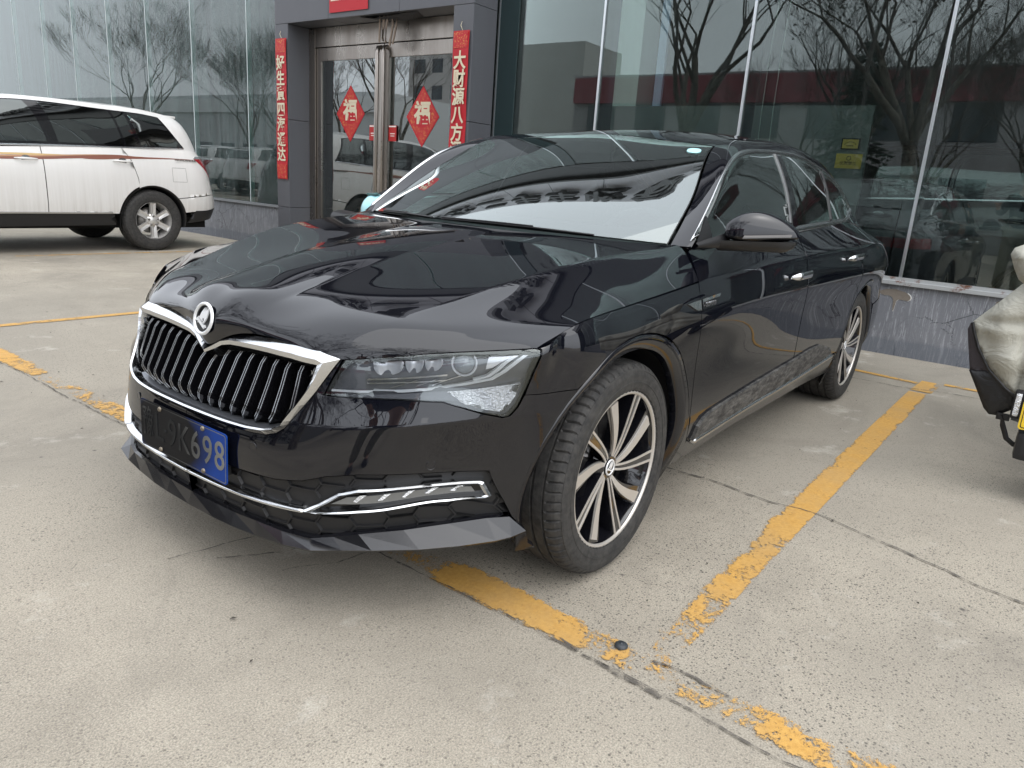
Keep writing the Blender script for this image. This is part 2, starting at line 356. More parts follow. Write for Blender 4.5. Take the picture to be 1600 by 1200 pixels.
def panel(name,pt,polys,m,parent,h=.03,th=.012,off=0.0,gap=.002,cv=None,cu=None,mirror=False,join=False,mats=None,offf=None,label=None,bh=None):
    """polys[0] outline, others holes, in the patch's parameters. mirror: the y<0 twin instead; join: both halves in one mesh"""
    polys=[np.array(p,float) for p in polys];polys=[inset(p,gap if i==0 else -gap) for i,p in enumerate(polys)] if gap else polys
    bd=[dens(p,bh or h*.7) for p in polys];allp=[];edges=[]
    for b in bd:
        k=len(allp);allp+=list(b);edges+=[(k+i,k+(i+1)%len(b)) for i in range(len(b))]
    lo=bd[0].min(0);hi=bd[0].max(0)
    def ok(q,mg):
        r=inpoly(bd[0],q)
        for b in bd[1:]:r&=~inpoly(b,q)
        for b in bd:r&=segdist(b,q)>mg
        return r
    cr=[]
    for ax,vals in((1,pt.tv[list(pt.cv)] if cv is None else cv),(0,pt.tu[list(pt.cu)] if cu is None else cu)):
        for v in vals:
            if not(lo[ax]<v<hi[ax]):continue
            t=np.arange(lo[1-ax],hi[1-ax],h*.7);q=np.zeros((len(t),2));q[:,ax]=v;q[:,1-ax]=t
            k_=ok(q,.004)
            for c_,_a in cr:k_&=np.abs(q[:,_a]-c_)>h*.25
            prev=None
            for i in range(len(q)):
                if k_[i]:
                    allp.append(q[i])
                    if prev is not None and prev==i-1:edges.append((len(allp)-2,len(allp)-1))
                    prev=i
            cr.append((v,ax))
    U,V=np.meshgrid(np.arange(lo[0]+h/2,hi[0],h),np.arange(lo[1]+h/2,hi[1],h*.8),indexing='ij');q=np.stack([U.ravel(),V.ravel()],-1)
    if len(q):
        k_=ok(q,h*.3)
        for v,ax in cr:k_&=np.abs(q[:,ax]-v)>h*.3
        allp+=list(q[k_])
    r=delaunay_2d_cdt([Vector(p) for p in allp],edges,[],0,1e-6)
    uv=np.array([tuple(v) for v in r[0]]);F=np.array([f for f in r[2]]);c=uv[F].mean(1)
    k_=inpoly(bd[0],c)
    for b in bd[1:]:k_&=~inpoly(b,c)
    F=F[k_];c=c[k_];used=np.unique(F);mp=-np.ones(len(uv),int);mp[used]=np.arange(len(used));uv=uv[used];F=mp[F]
    N=pt.N(uv);o_=off if offf is None else offf(uv)[:,None];P=pt.P(uv)+N*o_
    # orientation
    fn=np.cross(P[F[:,1]]-P[F[:,0]],P[F[:,2]]-P[F[:,0]]);fl=(fn*N[F].mean(1)).sum(1)<0;F[fl]=F[fl][:,::-1]
    c=uv[F].mean(1)
    if offf is None:LN=pt.N((uv[F]*.96+c[:,None,:]*.04).reshape(-1,2)).reshape(-1,3,3)
    else:
        def NN(q,e=1e-3):
            Q=lambda z:pt.P(z)+pt.N(z)*offf(z)[:,None]
            n_=np.cross(Q(q+[e,0])-Q(q-[e,0]),Q(q+[0,e])-Q(q-[0,e]))*pt.sg;return n_/np.linalg.norm(n_,axis=1,keepdims=True)
        LN=NN((uv[F]*.96+c[:,None,:]*.04).reshape(-1,2)).reshape(-1,3,3)
    # rim
    from collections import Counter
    E={};
    for f in F:
        for i in range(3):
            a,b=int(f[i]),int(f[(i+1)%3]);E[(a,b)]=1
    rim=[(a,b) for (a,b) in E if (b,a) not in E]
    verts=list(P);faces=[tuple(map(int,f)) for f in F];ln=[list(x) for x in LN];mid={}
    if th:
        for a,b in rim:
            for x in(a,b):
                if x not in mid:mid[x]=len(verts);verts.append(P[x]-N[x]*th)
            n_=np.cross(P[b]-P[a],N[a]);n_/=max(np.linalg.norm(n_),1e-9)
            faces.append((b,a,mid[a],mid[b]));ln.append([n_]*4)
    verts=np.array(verts)
    if mirror or join:
        mv=verts*[1,-1,1];mf=[f[::-1] for f in faces];ml=[[np.array(x)*[1,-1,1] for x in l[::-1]] for l in ln]
        if join:k=len(verts);verts=np.concatenate([verts,mv]);faces=faces+[tuple(i+k for i in f) for f in mf];ln=ln+ml
        else:verts,faces,ln=mv,mf,ml
    me=bpy.data.meshes.new(name);me.from_pydata([tuple(v) for v in verts],[],faces);me.polygons.foreach_set('use_smooth',[True]*len(faces))
    me.update();me.normals_split_custom_set([tuple(map(float,n)) for l in ln for n in l])
    return link(name,me,mats or m,parent,label)
def pair(name,*a,**k):
    return panel(name,*a,**k),panel(name,*a,mirror=True,**k)
def strip(name,pt,path,sec,m,parent,closed=False,mirror=False,join=False,smooth=False,inner=None,h=.02,caps=True):
    """sweep a cross-section along a path in parameter space. sec: (t, height) across; with inner, t=0 at path and 1 at inner; else t in metres to the right"""
    A=np.array(path,float);
    if inner is not None:
        B=np.array(inner,float);a2=[];b2=[];n=len(A)
        for i in range(n if closed else n-1):
            j=(i+1)%n;k=max(1,int(np.ceil(np.linalg.norm(A[j]-A[i])/h)))
            for q in range(k):a2.append(A[i]+(A[j]-A[i])*q/k);b2.append(B[i]+(B[j]-B[i])*q/k)
        if not closed:a2.append(A[-1]);b2.append(B[-1])
        A=np.array(a2);B=np.array(b2);D=B-A
    else:
        A=dens(A,h,closed);T=np.roll(A,-1,0)-np.roll(A,1,0)
        if not closed:T[0]=A[1]-A[0];T[-1]=A[-1]-A[-2]
        T/=np.linalg.norm(T,axis=1,keepdims=True);D=np.stack([-T[:,1],T[:,0]],-1)
    n=len(A);k=len(sec);V=np.zeros((n,k,3))
    for j,(t,hh) in enumerate(sec):
        q=A+D*t;V[:,j]=pt.P(q)+pt.N(q)*hh
    V=V.reshape(-1,3);F=[]
    for i in range(n if closed else n-1):
        i2=(i+1)%n
        for j in range(k-1):F.append((i*k+j,i*k+j+1,i2*k+j+1,i2*k+j))
    if not closed and caps:F+=[tuple(range(k)),tuple((n-1)*k+j for j in range(k))[::-1]]
    mb=MB()
    if not mirror or join:mb.add(V,F,0,smooth)
    if mirror or join:mb.add(V*[1,-1,1],[f[::-1] for f in F],0,smooth)
    return mb.obj(name,m,parent,fix=True,weld=1e-4)
# ---------------------------------------------------------------- setting
def M_concrete():
    m=mat('concrete',(.33,.31,.27),.9);t=NT(m)
    big=t.noise(.33,6,.62);mid=t.noise(1.7,8,.68);fine=t.noise(220,3,.8);med=t.noise(75,4,.75)
    c=t.mix(t.ramp(mid,[(.34,0),(.66,1)]),(.30,.268,.215),(.445,.40,.322))
    c=t.mix(t.ramp(big,[(.40,0),(.60,.75)]),c,(.415,.37,.295))
    c=t.mix(t.ramp(fine,[(.38,.62),(.55,0)]),c,(.13,.118,.105))
    c=t.mix(t.ramp(fine,[(.56,0),(.70,.5)]),c,(.60,.56,.48))
    c=t.mix(t.ramp(med,[(.30,.55),(.44,0)]),c,(.15,.138,.12))
    zn=t.noise(.75,5,.65,dist=.5);sx=t.n('ShaderNodeSeparateXYZ');t.l(t.co.outputs['Object'],sx.inputs[0])
    slab=t.ramp(t.math('ADD',t.math('MULTIPLY',sx.outputs[0],.05),.5),[(.519,1),(.5215,0)])
    zone=t.math('ADD',t.ramp(zn,[(.38,.15),(.60,.9)]),t.math('MULTIPLY',slab,.42),True)
    gv=t.map((1,1,1))
    for sc,w0,w1,g0,k in((120,.22,.34,.40,.75),(64,.17,.26,.50,.85),(36,.10,.16,.60,.85)):
        d=t.vor(sc,vec=gv);pk=t.vor(sc,vec=gv,out='Color');st=t.math('MULTIPLY',t.ramp(d,[(w0,1),(w1,0)]),t.ramp(pk,[(g0,0),(g0+.06,k)]))
        c=t.mix(t.math('MULTIPLY',st,zone),c,(.05,.045,.04))
    c=t.mix(t.ramp(t.noise(.22,4,.6,dist=.6),[(.42,0),(.58,.6)]),c,(.235,.215,.18))
    s2=t.noise(.55,9,.72,dist=1.4);c=t.mix(t.ramp(s2,[(.53,0),(.68,.62)]),c,(.18,.163,.138))
    s3=t.noise(1.4,9,.78,vec=t.map((1,.35,1),rot=(0,0,.5)));c=t.mix(t.ramp(s3,[(.60,0),(.70,.35)]),c,(.20,.185,.165))
    c=t.mix(t.ramp(t.noise(2.6,6,.7,vec=t.map((1,1,1),loc=(7,3,0))),[(.60,0),(.70,.5)]),c,(.52,.49,.43))
    sp=t.vor(4.5,vec=t.map((1,1,1),loc=(3.1,1.7,0)));spk=t.vor(4.5,vec=t.map((1,1,1),loc=(3.1,1.7,0)),out='Color')
    c=t.mix(t.math('MULTIPLY',t.ramp(sp,[(.022,.85),(.05,0)]),t.ramp(spk,[(.45,0),(.5,1)])),c,(.07,.064,.06))
    t.col(c);t.bump(t.math('ADD',t.math('MULTIPLY',fine,.6),med),.55,.004);return m
MAT_CONC=M_concrete()
g=MB();g.add([(-90,-90,0),(90,-90,0),(90,90,0),(-90,90,0)],[(0,1,2,3)]);GROUND=g.obj('ground',MAT_CONC);tag(GROUND,kind='structure')
def M_yellow(name,axis,stops,c0,hw,thr=.47):
    """worn road paint: stops give how much of it is left along the line (axis 0/1), thin at its ragged edges"""
    m=mat(name,(.62,.33,.055),.7);t=NT(m);n1=t.noise(8,8,.75,dist=.5);n2=t.noise(75,3,.75);n3=t.noise(240,2,.8)
    c=t.mix(t.ramp(n2,[(.3,0),(.7,1)]),(.47,.25,.055),(.60,.35,.09));c=t.mix(t.ramp(t.noise(3,5,.7),[(.42,0),(.75,.55)]),c,(.36,.26,.14));c=t.mix(t.ramp(n3,[(.62,0),(.72,.8)]),c,(.20,.16,.11));t.col(c)
    s=t.n('ShaderNodeSeparateXYZ');t.l(t.co.outputs['Object'],s.inputs[0]);lo,hi=stops[0][0],stops[-1][0]
    k=t.ramp(t.math('MULTIPLY',t.math('SUBTRACT',s.outputs[axis],lo),1/(hi-lo)),[((p-lo)/(hi-lo),v+.5) for p,v in stops])
    e=t.math('ABSOLUTE',t.math('SUBTRACT',s.outputs[1-axis],c0));ed=t.ramp(t.math('MULTIPLY',e,1/hw),[(.55,0),(1,.16)])
    f=t.math('ADD',t.math('ADD',t.math('MULTIPLY',n1,.60),t.math('MULTIPLY',n2,.26)),t.math('MULTIPLY',n3,.14))
    f=t.math('SUBTRACT',t.math('ADD',f,t.math('SUBTRACT',k,.5)),ed)
    t.l(t.ramp(f,[(thr,0),(thr+.035,.95)]),t.b.inputs['Alpha']);t.bump(n2,.3,.003);return m
def flat_strip(name,pts,w,m,z,jit=0,n=0):
    P=dens(pts,.05,False) if jit else np.array(pts,float);V=[];rr=random.Random(hash(name)%99 if 0 else len(pts)*7+int(w*1000))
    for i,p in enumerate(P):
        t=P[min(i+1,len(P)-1)]-P[max(i-1,0)];t/=np.linalg.norm(t);nn=np.array([-t[1],t[0]])
        j=rr.uniform(-jit,jit);ww=w*(1+rr.uniform(-.6,.5) if jit else 1);q=p+nn*j
        V+=[(*(q+nn*ww/2),z),(*(q-nn*ww/2),z)]
    F=[(2*i,2*i+1,2*i+3,2*i+2) for i in range(len(P)-1)]
    mb=MB();mb.add(V,F);o=mb.obj(name,m);return tag(o,kind='structure')
YS=M_yellow('worn_yellow_paint_side',0,[(-3.9,.12),(-1.6,.10),(-.75,.09),(-.45,.03),(-.2,.02),(0,0),(.16,-.025),(.32,-.04)],1.225,.066)
YF=M_yellow('worn_yellow_paint_front',1,[(-5.5,.09),(-2.75,.05),(-2.2,-.06),(-1.75,-.02),(-1.2,.04),(.1,-.03),(.36,-.01),(.50,-.02),(.60,.12),(.82,.09),(.98,.02),(1.25,-.055),(1.6,-.01),(2.7,.02)],.36,.075)
YB=M_yellow('worn_yellow_paint_back',1,[(-9,.05),(0,.05),(1.2,.04),(4,.05)],-3.82,.14)
YL_=M_yellow('worn_yellow_paint_left',0,[(-4.2,.10),(-1.5,.06),(.05,.05),(.25,-.05)],-3.68,.08)
flat_strip('parking_line',[(-3.45,1.235),(-.62,1.215),(-.12,1.213),(.33,1.21)],.115,YS,.004)
flat_strip('parking_line',[(-3.86,1.255),(-3.50,1.24)],.125,YS,.004)
flat_strip('parking_line',[(-3.87,.2),(-3.75,1.18)],.06,YB,.004)
flat_strip('parking_line',[(-3.87,1.33),(-3.89,3.8)],.06,YB,.004)
flat_strip('parking_line',[(.20,-3.70),(-4.0,-3.66)],.075,YL_,.004)
flat_strip('parking_line',[(.335,-5.5),(.36,-2.3),(.365,-1.2),(.36,.5),(.36,2.7)],.145,YF,.004)
flat_strip('parking_line',[(-1.3,-7.3),(-4.2,-7.15)],.06,M_yellow('worn_yellow_paint_far',0,[(-4.2,.0),(-1.3,.02)],-7.22,.15),.004)
CRK=mat('crack_dirt',(.10,.09,.078),1)
_t=NT(CRK);_t.l(_t.ramp(_t.noise(25,4,.7),[(.38,0),(.56,.9)]),_t.b.inputs['Alpha'])
def crack(pts,w,j,k=0):
    rr=random.Random(int(abs(pts[0][0]*977+pts[0][1]*331))+k);P=dens(pts,.025,False);a=0;V=[]
    for i,p in enumerate(P):
        a=a*.9+rr.uniform(-j,j);t=P[min(i+1,len(P)-1)]-P[max(i-1,0)];t/=np.linalg.norm(t);nn=np.array([-t[1],t[0]]);ww=w*rr.uniform(.35,1.3);q=p+nn*a
        V+=[(*(q+nn*ww/2),.0055),(*(q-nn*ww/2),.0055)]
    mb=MB();mb.add(V,[(2*i,2*i+1,2*i+3,2*i+2) for i in range(len(P)-1)]);tag(mb.obj('ground_crack',CRK),kind='structure')
crack([(-.93,.4),(-.94,.66),(-.95,.81),(-.91,1.1),(-.93,1.29),(-.84,1.58),(-.77,1.78),(-.70,2.05),(-.6,3)],.010,.004)
crack([(.43,-6),(.42,-2.9),(.425,-1.8),(.43,-1.3),(.435,.4),(.42,.8),(.43,1.2),(.44,1.7),(.46,3.4)],.007,.004)
crack([(.41,.98),(.43,1.1),(.44,1.3)],.014,.004)
crack([(-3.52,.4),(-3.50,.83),(-3.5,1.09),(-3.61,1.38),(-3.6,2.2)],.012,.004)
crack([(.30,.05),(.36,.12),(.29,.22),(.33,.30)],.006,.006)
crack([(.42,.30),(.56,.28),(.70,.20)],.006,.005);crack([(.43,.15),(.62,.12),(.8,.02)],.006,.005);crack([(.44,.0),(.66,-.04),(.9,-.1)],.006,.005)
crack([(.335,1.22),(.325,1.33),(.34,1.42)],.010,.005)
# ---------------------------------------------------------------- showroom building
BL=empty('showroom_building',(-4.68,0,0),0,'glass-fronted car showroom with grey cladding and a low cracked grey wall','building')
def W2(o):   # parent while keeping world coordinates
    o.matrix_parent_inverse=BL.matrix_world.inverted() if 0 else Matrix.Translation((4.68,0,0));return o
def M_plaster():
    m=mat('grey_painted_plaster',(.16,.17,.19),.75);t=NT(m)
    c=t.mix(t.noise(2.0,6,.65),(.12,.128,.145),(.235,.24,.255))
    v=t.map((1,16,1.3));s=t.noise(3.4,7,.8,vec=v,dist=1.0);c=t.mix(t.ramp(s,[(.52,0),(.61,.6)]),c,(.40,.41,.43))
    w=t.noise(3,4,.7,dist=2.5,vec=t.map((1,1,1)));cr=t.vor(2.6,feat='DISTANCE_TO_EDGE',vec=t.mix(.16,t.co.outputs['Object'],w,'ADD'));c=t.mix(t.math('MULTIPLY',t.ramp(cr,[(.003,1),(.012,0)]),t.ramp(t.noise(1.8,3,.5),[(.45,0),(.55,.8)])),c,(.035,.036,.04))
    fl=t.ramp(t.noise(6,8,.78,vec=t.map((1,1,1),loc=(0,2.2,4))),[(.66,0),(.675,1)]);sp=t.n('ShaderNodeSeparateXYZ');t.l(t.co.outputs['Object'],sp.inputs[0]);lowm=t.ramp(sp.outputs[2],[(.05,1),(.30,0)])
    c=t.mix(t.math('MULTIPLY',fl,lowm),c,(.62,.62,.60))
    bd=t.ramp(t.math('ADD',sp.outputs[2],t.math('MULTIPLY',t.noise(3,4,.6),.05)),[(.14,1),(.17,0)]);c=t.mix(t.math('MULTIPLY',bd,.5),c,(.10,.115,.14))
    t.col(c);t.bump(t.math('ADD',s,t.math('MULTIPLY',w,1)),.4,.012);return m
MAT_PLAST=M_plaster()
MAT_CLAD=mat('grey_aluminium_cladding',(.075,.078,.088),.42,.0,.5)
_t=NT(MAT_CLAD);_t.col(_t.mix(_t.noise(3,4,.6,vec=_t.map((1,1,.25))),(.066,.069,.078),(.092,.095,.106)))
MAT_ALU=mat('brushed_aluminium',(.62,.66,.68),.28,.9)
MAT_STEEL=mat('stainless_steel',(.42,.39,.36),.3,1)
_t=NT(MAT_STEEL);_n=_t.noise(5,6,.7,vec=_t.map((1,1,.15)));_t.col(_t.mix(_n,(.50,.47,.43),(.20,.17,.15)));_t.rough(_t.ramp(_n,[(.3,.2),(.8,.5)]))
MAT_DKGREEN=mat('dark_green_glass_panel',(.018,.032,.034),.12)
MAT_CAP=mat('window_sill_paint',(.40,.40,.39),.5,.2)
_t=NT(MAT_CAP);_t.col(_t.mix(_t.ramp(_t.noise(6,5,.7),[(.54,0),(.62,1)]),(.36,.37,.37),(.15,.07,.045)))
MAT_DARKIN=mat('showroom_interior_wall',(.13,.14,.145),.7)
MAT_INFLOOR=mat('showroom_tile_floor',(.12,.13,.135),.12)
def M_glass(name,tint=(.80,.90,.88),dirt=.05,base=.10,k=2.0):
    m=bpy.data.materials.new(name);m.use_nodes=True;T=m.node_tree;T.nodes.clear();t=NT.__new__(NT);t.m=m;t.t=T;t.b=None
    t.co=t.n('ShaderNodeTexCoord');tr=t.n('ShaderNodeBsdfTransparent');tr.inputs[0].default_value=(*tint,1)
    gl=t.n('ShaderNodeBsdfGlossy');gl.inputs['Roughness'].default_value=.0;gl.inputs['Color'].default_value=(.92,.97,.96,1)
    lw=t.n('ShaderNodeFresnel');lw.inputs['IOR'].default_value=1.52
    f=t.math('MULTIPLY_ADD' if 0 else 'MULTIPLY',lw.outputs[0],k);f=t.math('ADD',f,base,True)
    ms=t.n('ShaderNodeMixShader');t.l(f,ms.inputs[0]);t.l(tr.outputs[0],ms.inputs[1]);t.l(gl.outputs[0],ms.inputs[2])
    df=t.n('ShaderNodeBsdfDiffuse');df.inputs[0].default_value=(.42,.47,.47,1)
    s=t.noise(2.0,6,.7,vec=t.map((1,7,.35)));d=t.ramp(s,[(.42,dirt*.25),(.72,dirt*2.2)])
    m2=t.n('ShaderNodeMixShader');t.l(d,m2.inputs[0]);t.l(ms.outputs[0],m2.inputs[1]);t.l(df.outputs[0],m2.inputs[2])
    b=t.n('ShaderNodeBump');b.inputs['Strength'].default_value=.02;b.inputs['Distance'].default_value=.02;t.l(t.noise(1.3,2,.4),b.inputs['Height']);t.l(b.outputs[0],gl.inputs['Normal'])
    o=t.n('ShaderNodeOutputMaterial');t.l(m2.outputs[0],o.inputs[0]);return m
MAT_GLASS=M_glass('showroom_glass',tint=(.80,.87,.85),dirt=.012,base=.01,k=1.25)
MAT_GLASSL=M_glass('showroom_glass_streaked',tint=(.66,.82,.79),dirt=.07,base=.02,k=1.25)
MAT_DGLASS=M_glass('door_glass',tint=(.55,.60,.60),dirt=.015,base=.12,k=2.0)
X0=-4.68
ZG=5.65       # top of the glazing
# right glass wall
MULR=[-3.45,-2.18,-.71,.787,2.28,3.78,5.28,6.8,8.3]
w=MB();w.b(X0-.25,X0,-3.45,9,0,.565);W2(w.obj('low_wall',MAT_PLAST,BL,'grey low wall with flaking paint under the right-hand windows'))
w=MB();w.b(X0-.10,X0+.035,-3.45,9,.567,.60,bev=.004);w.b(X0-.05,X0+.012,-3.45,9,.60,.625);W2(w.obj('window_sill',MAT_CAP,BL))
w=MB();w.b(X0-.25,X0,-40,-6.75,0,.565);W2(w.obj('low_wall',MAT_PLAST,BL,'grey low wall under the left-hand windows'))
w=MB();w.b(X0-.10,X0+.03,-40,-6.75,.567,.60);W2(w.obj('window_sill',mat('grey_sill',(.20,.21,.22),.6),BL))
for a,b in zip(MULR[:-1],MULR[1:]):
    w=MB();w.b(X0-.026,X0-.016,a+.012,b-.012,.627,ZG);W2(w.obj('window_pane',MAT_GLASS,BL))
for y in MULR[1:]:
    w=MB();w.b(X0-.03,X0-.004,y-.012,y+.012,.627,ZG,bev=.003);w.b(X0-.30,X0-.034,y-.008,y+.008,.627,ZG,mi=1);W2(w.obj('mullion',[MAT_ALU,MAT_DKGREEN],BL))
MULL=[-6.76,-8.0,-9.43,-10.75,-12.05,-13.35,-14.6,-15.9,-17.2,-18.6,-20]
for a,b in zip(MULL[:-1],MULL[1:]):
    w=MB();w.b(X0-.026,X0-.016,b+.006,a-.006,.602,ZG);W2(w.obj('window_pane',MAT_GLASSL,BL))
MAT_SEAL=mat('pale_sealant',(.55,.62,.62),.5)
for y in MULL[1:]:
    w=MB();w.b(X0-.03,X0-.010,y-.005,y+.005,.602,ZG);w.b(X0-.26,X0-.034,y-.007,y+.007,.602,ZG,mi=1);W2(w.obj('mullion',[MAT_SEAL,mat('glass_fin',(.35,.45,.45),.15)],BL))
MAT_UP=mat('pale_reflector',(.42,.47,.455),.7);_t=NT(MAT_UP);_t.col(_t.mix(_t.ramp(_t.noise(1.2,4,.6,vec=_t.map((1,3,.4))),[(.35,0),(.7,1)]),(.52,.60,.58),(.74,.79,.77)))  # pale sheet added behind the upper panes to brighten the facade's reflection in the windscreen
for a,b in((9,-3.44),(-6.76,-30)):
    w=MB();w.b(X0-.40,X0-.37,b,a,3.45,ZG-.12);W2(w.obj('reflector_sheet',MAT_UP,BL))  # added out of view, only to make the upper glazing reflect pale
# dark strip beside the portal
w=MB();w.b(X0-.014,X0+.002,-3.445,-3.20,.627,ZG);W2(w.obj('dark_panel',MAT_DKGREEN,BL));
w=MB();w.b(X0-.002,X0+.012,-3.458,-3.446,.6,ZG);W2(w.obj('edge_strip',MAT_ALU,BL))
# fascia over the glazing with its big characters
MAT_FASC=mat('sign_fascia',(.42,.42,.45),.35);MAT_LET=mat('sign_letters_grey',(.055,.058,.062),.4)
ZF=6.72;ZT=8.75
w=MB();w.b(X0-.3,X0+.02,-26,12,ZG,ZF);w.b(X0-.3,X0+.16,-26,12,ZF-.12,ZF-.002);W2(w.obj('fascia_base',mat('black_band',(.012,.014,.015),.35),BL))
w=MB();w.b(X0-.3,X0+.10,-26,12,ZF,ZT);W2(w.obj('sign_board',MAT_FASC,BL))
MJ=mat('board_joint_seal',(.05,.05,.05),.6)
for yy in np.arange(-25,12,1.4):
    w=MB();w.b(X0+.096,X0+.103,yy,yy+.014,ZF+.01,ZT-.01);W2(w.obj('board_joint',MJ,BL))
for i,(ch,yy) in enumerate(zip('汽众二手车收销市',[-8.6,-7.3,-6.05,-4.8,-3.6,-2.45,-1.3,-.15])):
    o=text_obj('sign_letter',ch,1.0,frame((X0+.26,yy,7.78),(0,1,0),(0,0,1)),MAT_LET,BL,ext=.08,bold=.02);W2(o)
w=MB();w.b(-13,X0-.31,-40,12,ZF+.9,ZF+1.2);W2(w.obj('roof_slab',mat('roof_slab',(.2,.2,.2),.8),BL))
# interior
w=MB();w.b(-13,X0-.251,-40,12,.02,.05);W2(w.obj('interior_floor',MAT_INFLOOR,BL))
w=MB();w.b(-13.2,-13,-40,12,.05,ZG+.9);w.b(-13,X0-.3,11.8,12,.05,ZG+.9);W2(w.obj('back_wall',MAT_DARKIN,BL))
w=MB();w.b(-13,X0-.3,-40,12,ZG-.1,ZG+.1);W2(w.obj('ceiling',mat('ceiling_grey',(.30,.31,.32),.8),BL))

def flake(yc,zc,s,seed):
    rr=random.Random(seed);P=[]
    shape=[(-.20,.01),(-.14,-.02),(-.06,-.015),(-.01,-.05),(-.005,-.15),(.01,-.22),(.02,-.15),(.03,-.05),(.10,-.055),(.17,-.06),(.19,0),(.12,.05),(.05,.06),(0,.075),(-.08,.07),(-.16,.05)]
    for y,z in shape:P.append((yc+y*s,zc+z*s))
    P=smooth_poly(P,1);w=MB();w.prism([tuple(p) for p in P],X0+.0005,X0+.0025,lambda p,q:(q,p[0],p[1]));W2(w.obj('bare_mortar_patch',MORT,BL))
    w=MB();n=len(P);c=P.mean(0);O=c+(P-c)*1.07;w.add([(X0+.0035,*p) for p in P]+[(X0+.0008,*p) for p in O],[(i,(i+1)%n,n+(i+1)%n,n+i) for i in range(n) if P[i][1]<zc+.01]);W2(w.obj('chipped_edge',mat('white_chip',(.62,.61,.58),.8) if 'white_chip' not in bpy.data.materials else bpy.data.materials['white_chip'],BL,fix=False))
MORT=mat('mortar',(.19,.165,.135),.9);_t=NT(MORT);_t.col(_t.mix(_t.noise(20,6,.7),(.13,.11,.09),(.24,.21,.175)))
flake(.78,.485,.62,1);flake(1.52,.52,.30,2)
# ---------------------------------------------------------------- entrance portal and doors
XP=-4.27;XD=-4.62;YL,YR=-6.75,-3.46;IL,IR=-6.49,-3.73;HD=2.845
def clad(name,x0,x1,y0,y1,z0,z1,label=None):
    w=MB();w.b(x0,x1,y0,y1,z0,z1,bev=.004);return W2(w.obj(name,MAT_CLAD,BL,label))
for z0,z1 in((0,.62),(.625,1.72),(1.725,HD)):
    clad('portal_panel',XD-.02,XP,YL,IL,z0,z1);clad('portal_panel',XD-.02,XP,IR,YR,z0,z1)
for i,(a,b) in enumerate(((YL,-5.72),(-5.716,-4.53),(-4.526,YR))):clad('portal_panel',XD-.02,XP,a,b,HD+.004,3.62);clad('portal_panel',XD-.02,XP,a,b,3.625,3.75)
for a,b in zip((YL,-5.10),(-5.11,YR)):
    w=MB();w.b(X0-.026,X0-.016,a+.006,b-.006,3.40,ZG);W2(w.obj('window_pane',MAT_GLASSL,BL))
w=MB();w.b(X0-.40,X0-.37,YL,YR,3.45,ZG-.12);W2(w.obj('reflector_sheet',MAT_UP,BL));w=MB();w.b(X0-.36,XD-.02,YL+.01,YR-.01,HD+.3,HD+.62);W2(w.obj('lintel_box',MAT_DARKIN,BL))  # the added pale sheet continues above the portal
SD=MB()
zd=2.62
SD.b(XD-.05,XD+.03,IL,IL+.12,0,HD,bev=.004);SD.b(XD-.05,XD+.03,IR-.12,IR,0,HD,bev=.004);SD.b(XD-.05,XD+.025,IL+.121,IR-.121,zd,HD-.002,bev=.004)
W2(SD.obj('door_frame',MAT_STEEL,BL))
YM_=-5.115
MAT_RUB=mat('black_rubber',(.012,.012,.012),.6)
for y0,y1,s in((IL+.13,YM_-.006,1),(YM_+.006,IR-.13,-1)):
    d=MB();fw=.085
    d.b(XD-.03,XD+.01,y0,y0+fw,.02,zd-.01,bev=.003);d.b(XD-.03,XD+.01,y1-fw,y1,.02,zd-.01,bev=.003);d.b(XD-.03,XD+.01,y0+fw+.001,y1-fw-.001,zd-.16,zd-.01,bev=.003);d.b(XD-.03,XD+.01,y0+fw+.001,y1-fw-.001,.02,.16,bev=.003)
    D=d.obj('door_leaf',MAT_STEEL,BL);W2(D)
    g=MB();g.b(XD-.014,XD-.006,y0+fw-.005,y1-fw+.005,.155,zd-.155);g.obj('glass',MAT_DGLASS,D)
    yh=(y1-.045 if s==1 else y0+.045);h=MB();pts=[(XD+.01,yh,.55),(XD+.06,yh,.56),(XD+.075,yh,.62),(XD+.075,yh,2.50),(XD+.06,yh,2.56),(XD+.01,yh,2.57)]
    h.tube(pts,.026,12);h.obj('door_handle',MAT_STEEL,D)
W2(MB().b(XD-.02,XD+.004,YM_-.005,YM_+.005,.02,zd-.01).obj('door_seal',MAT_RUB,BL))
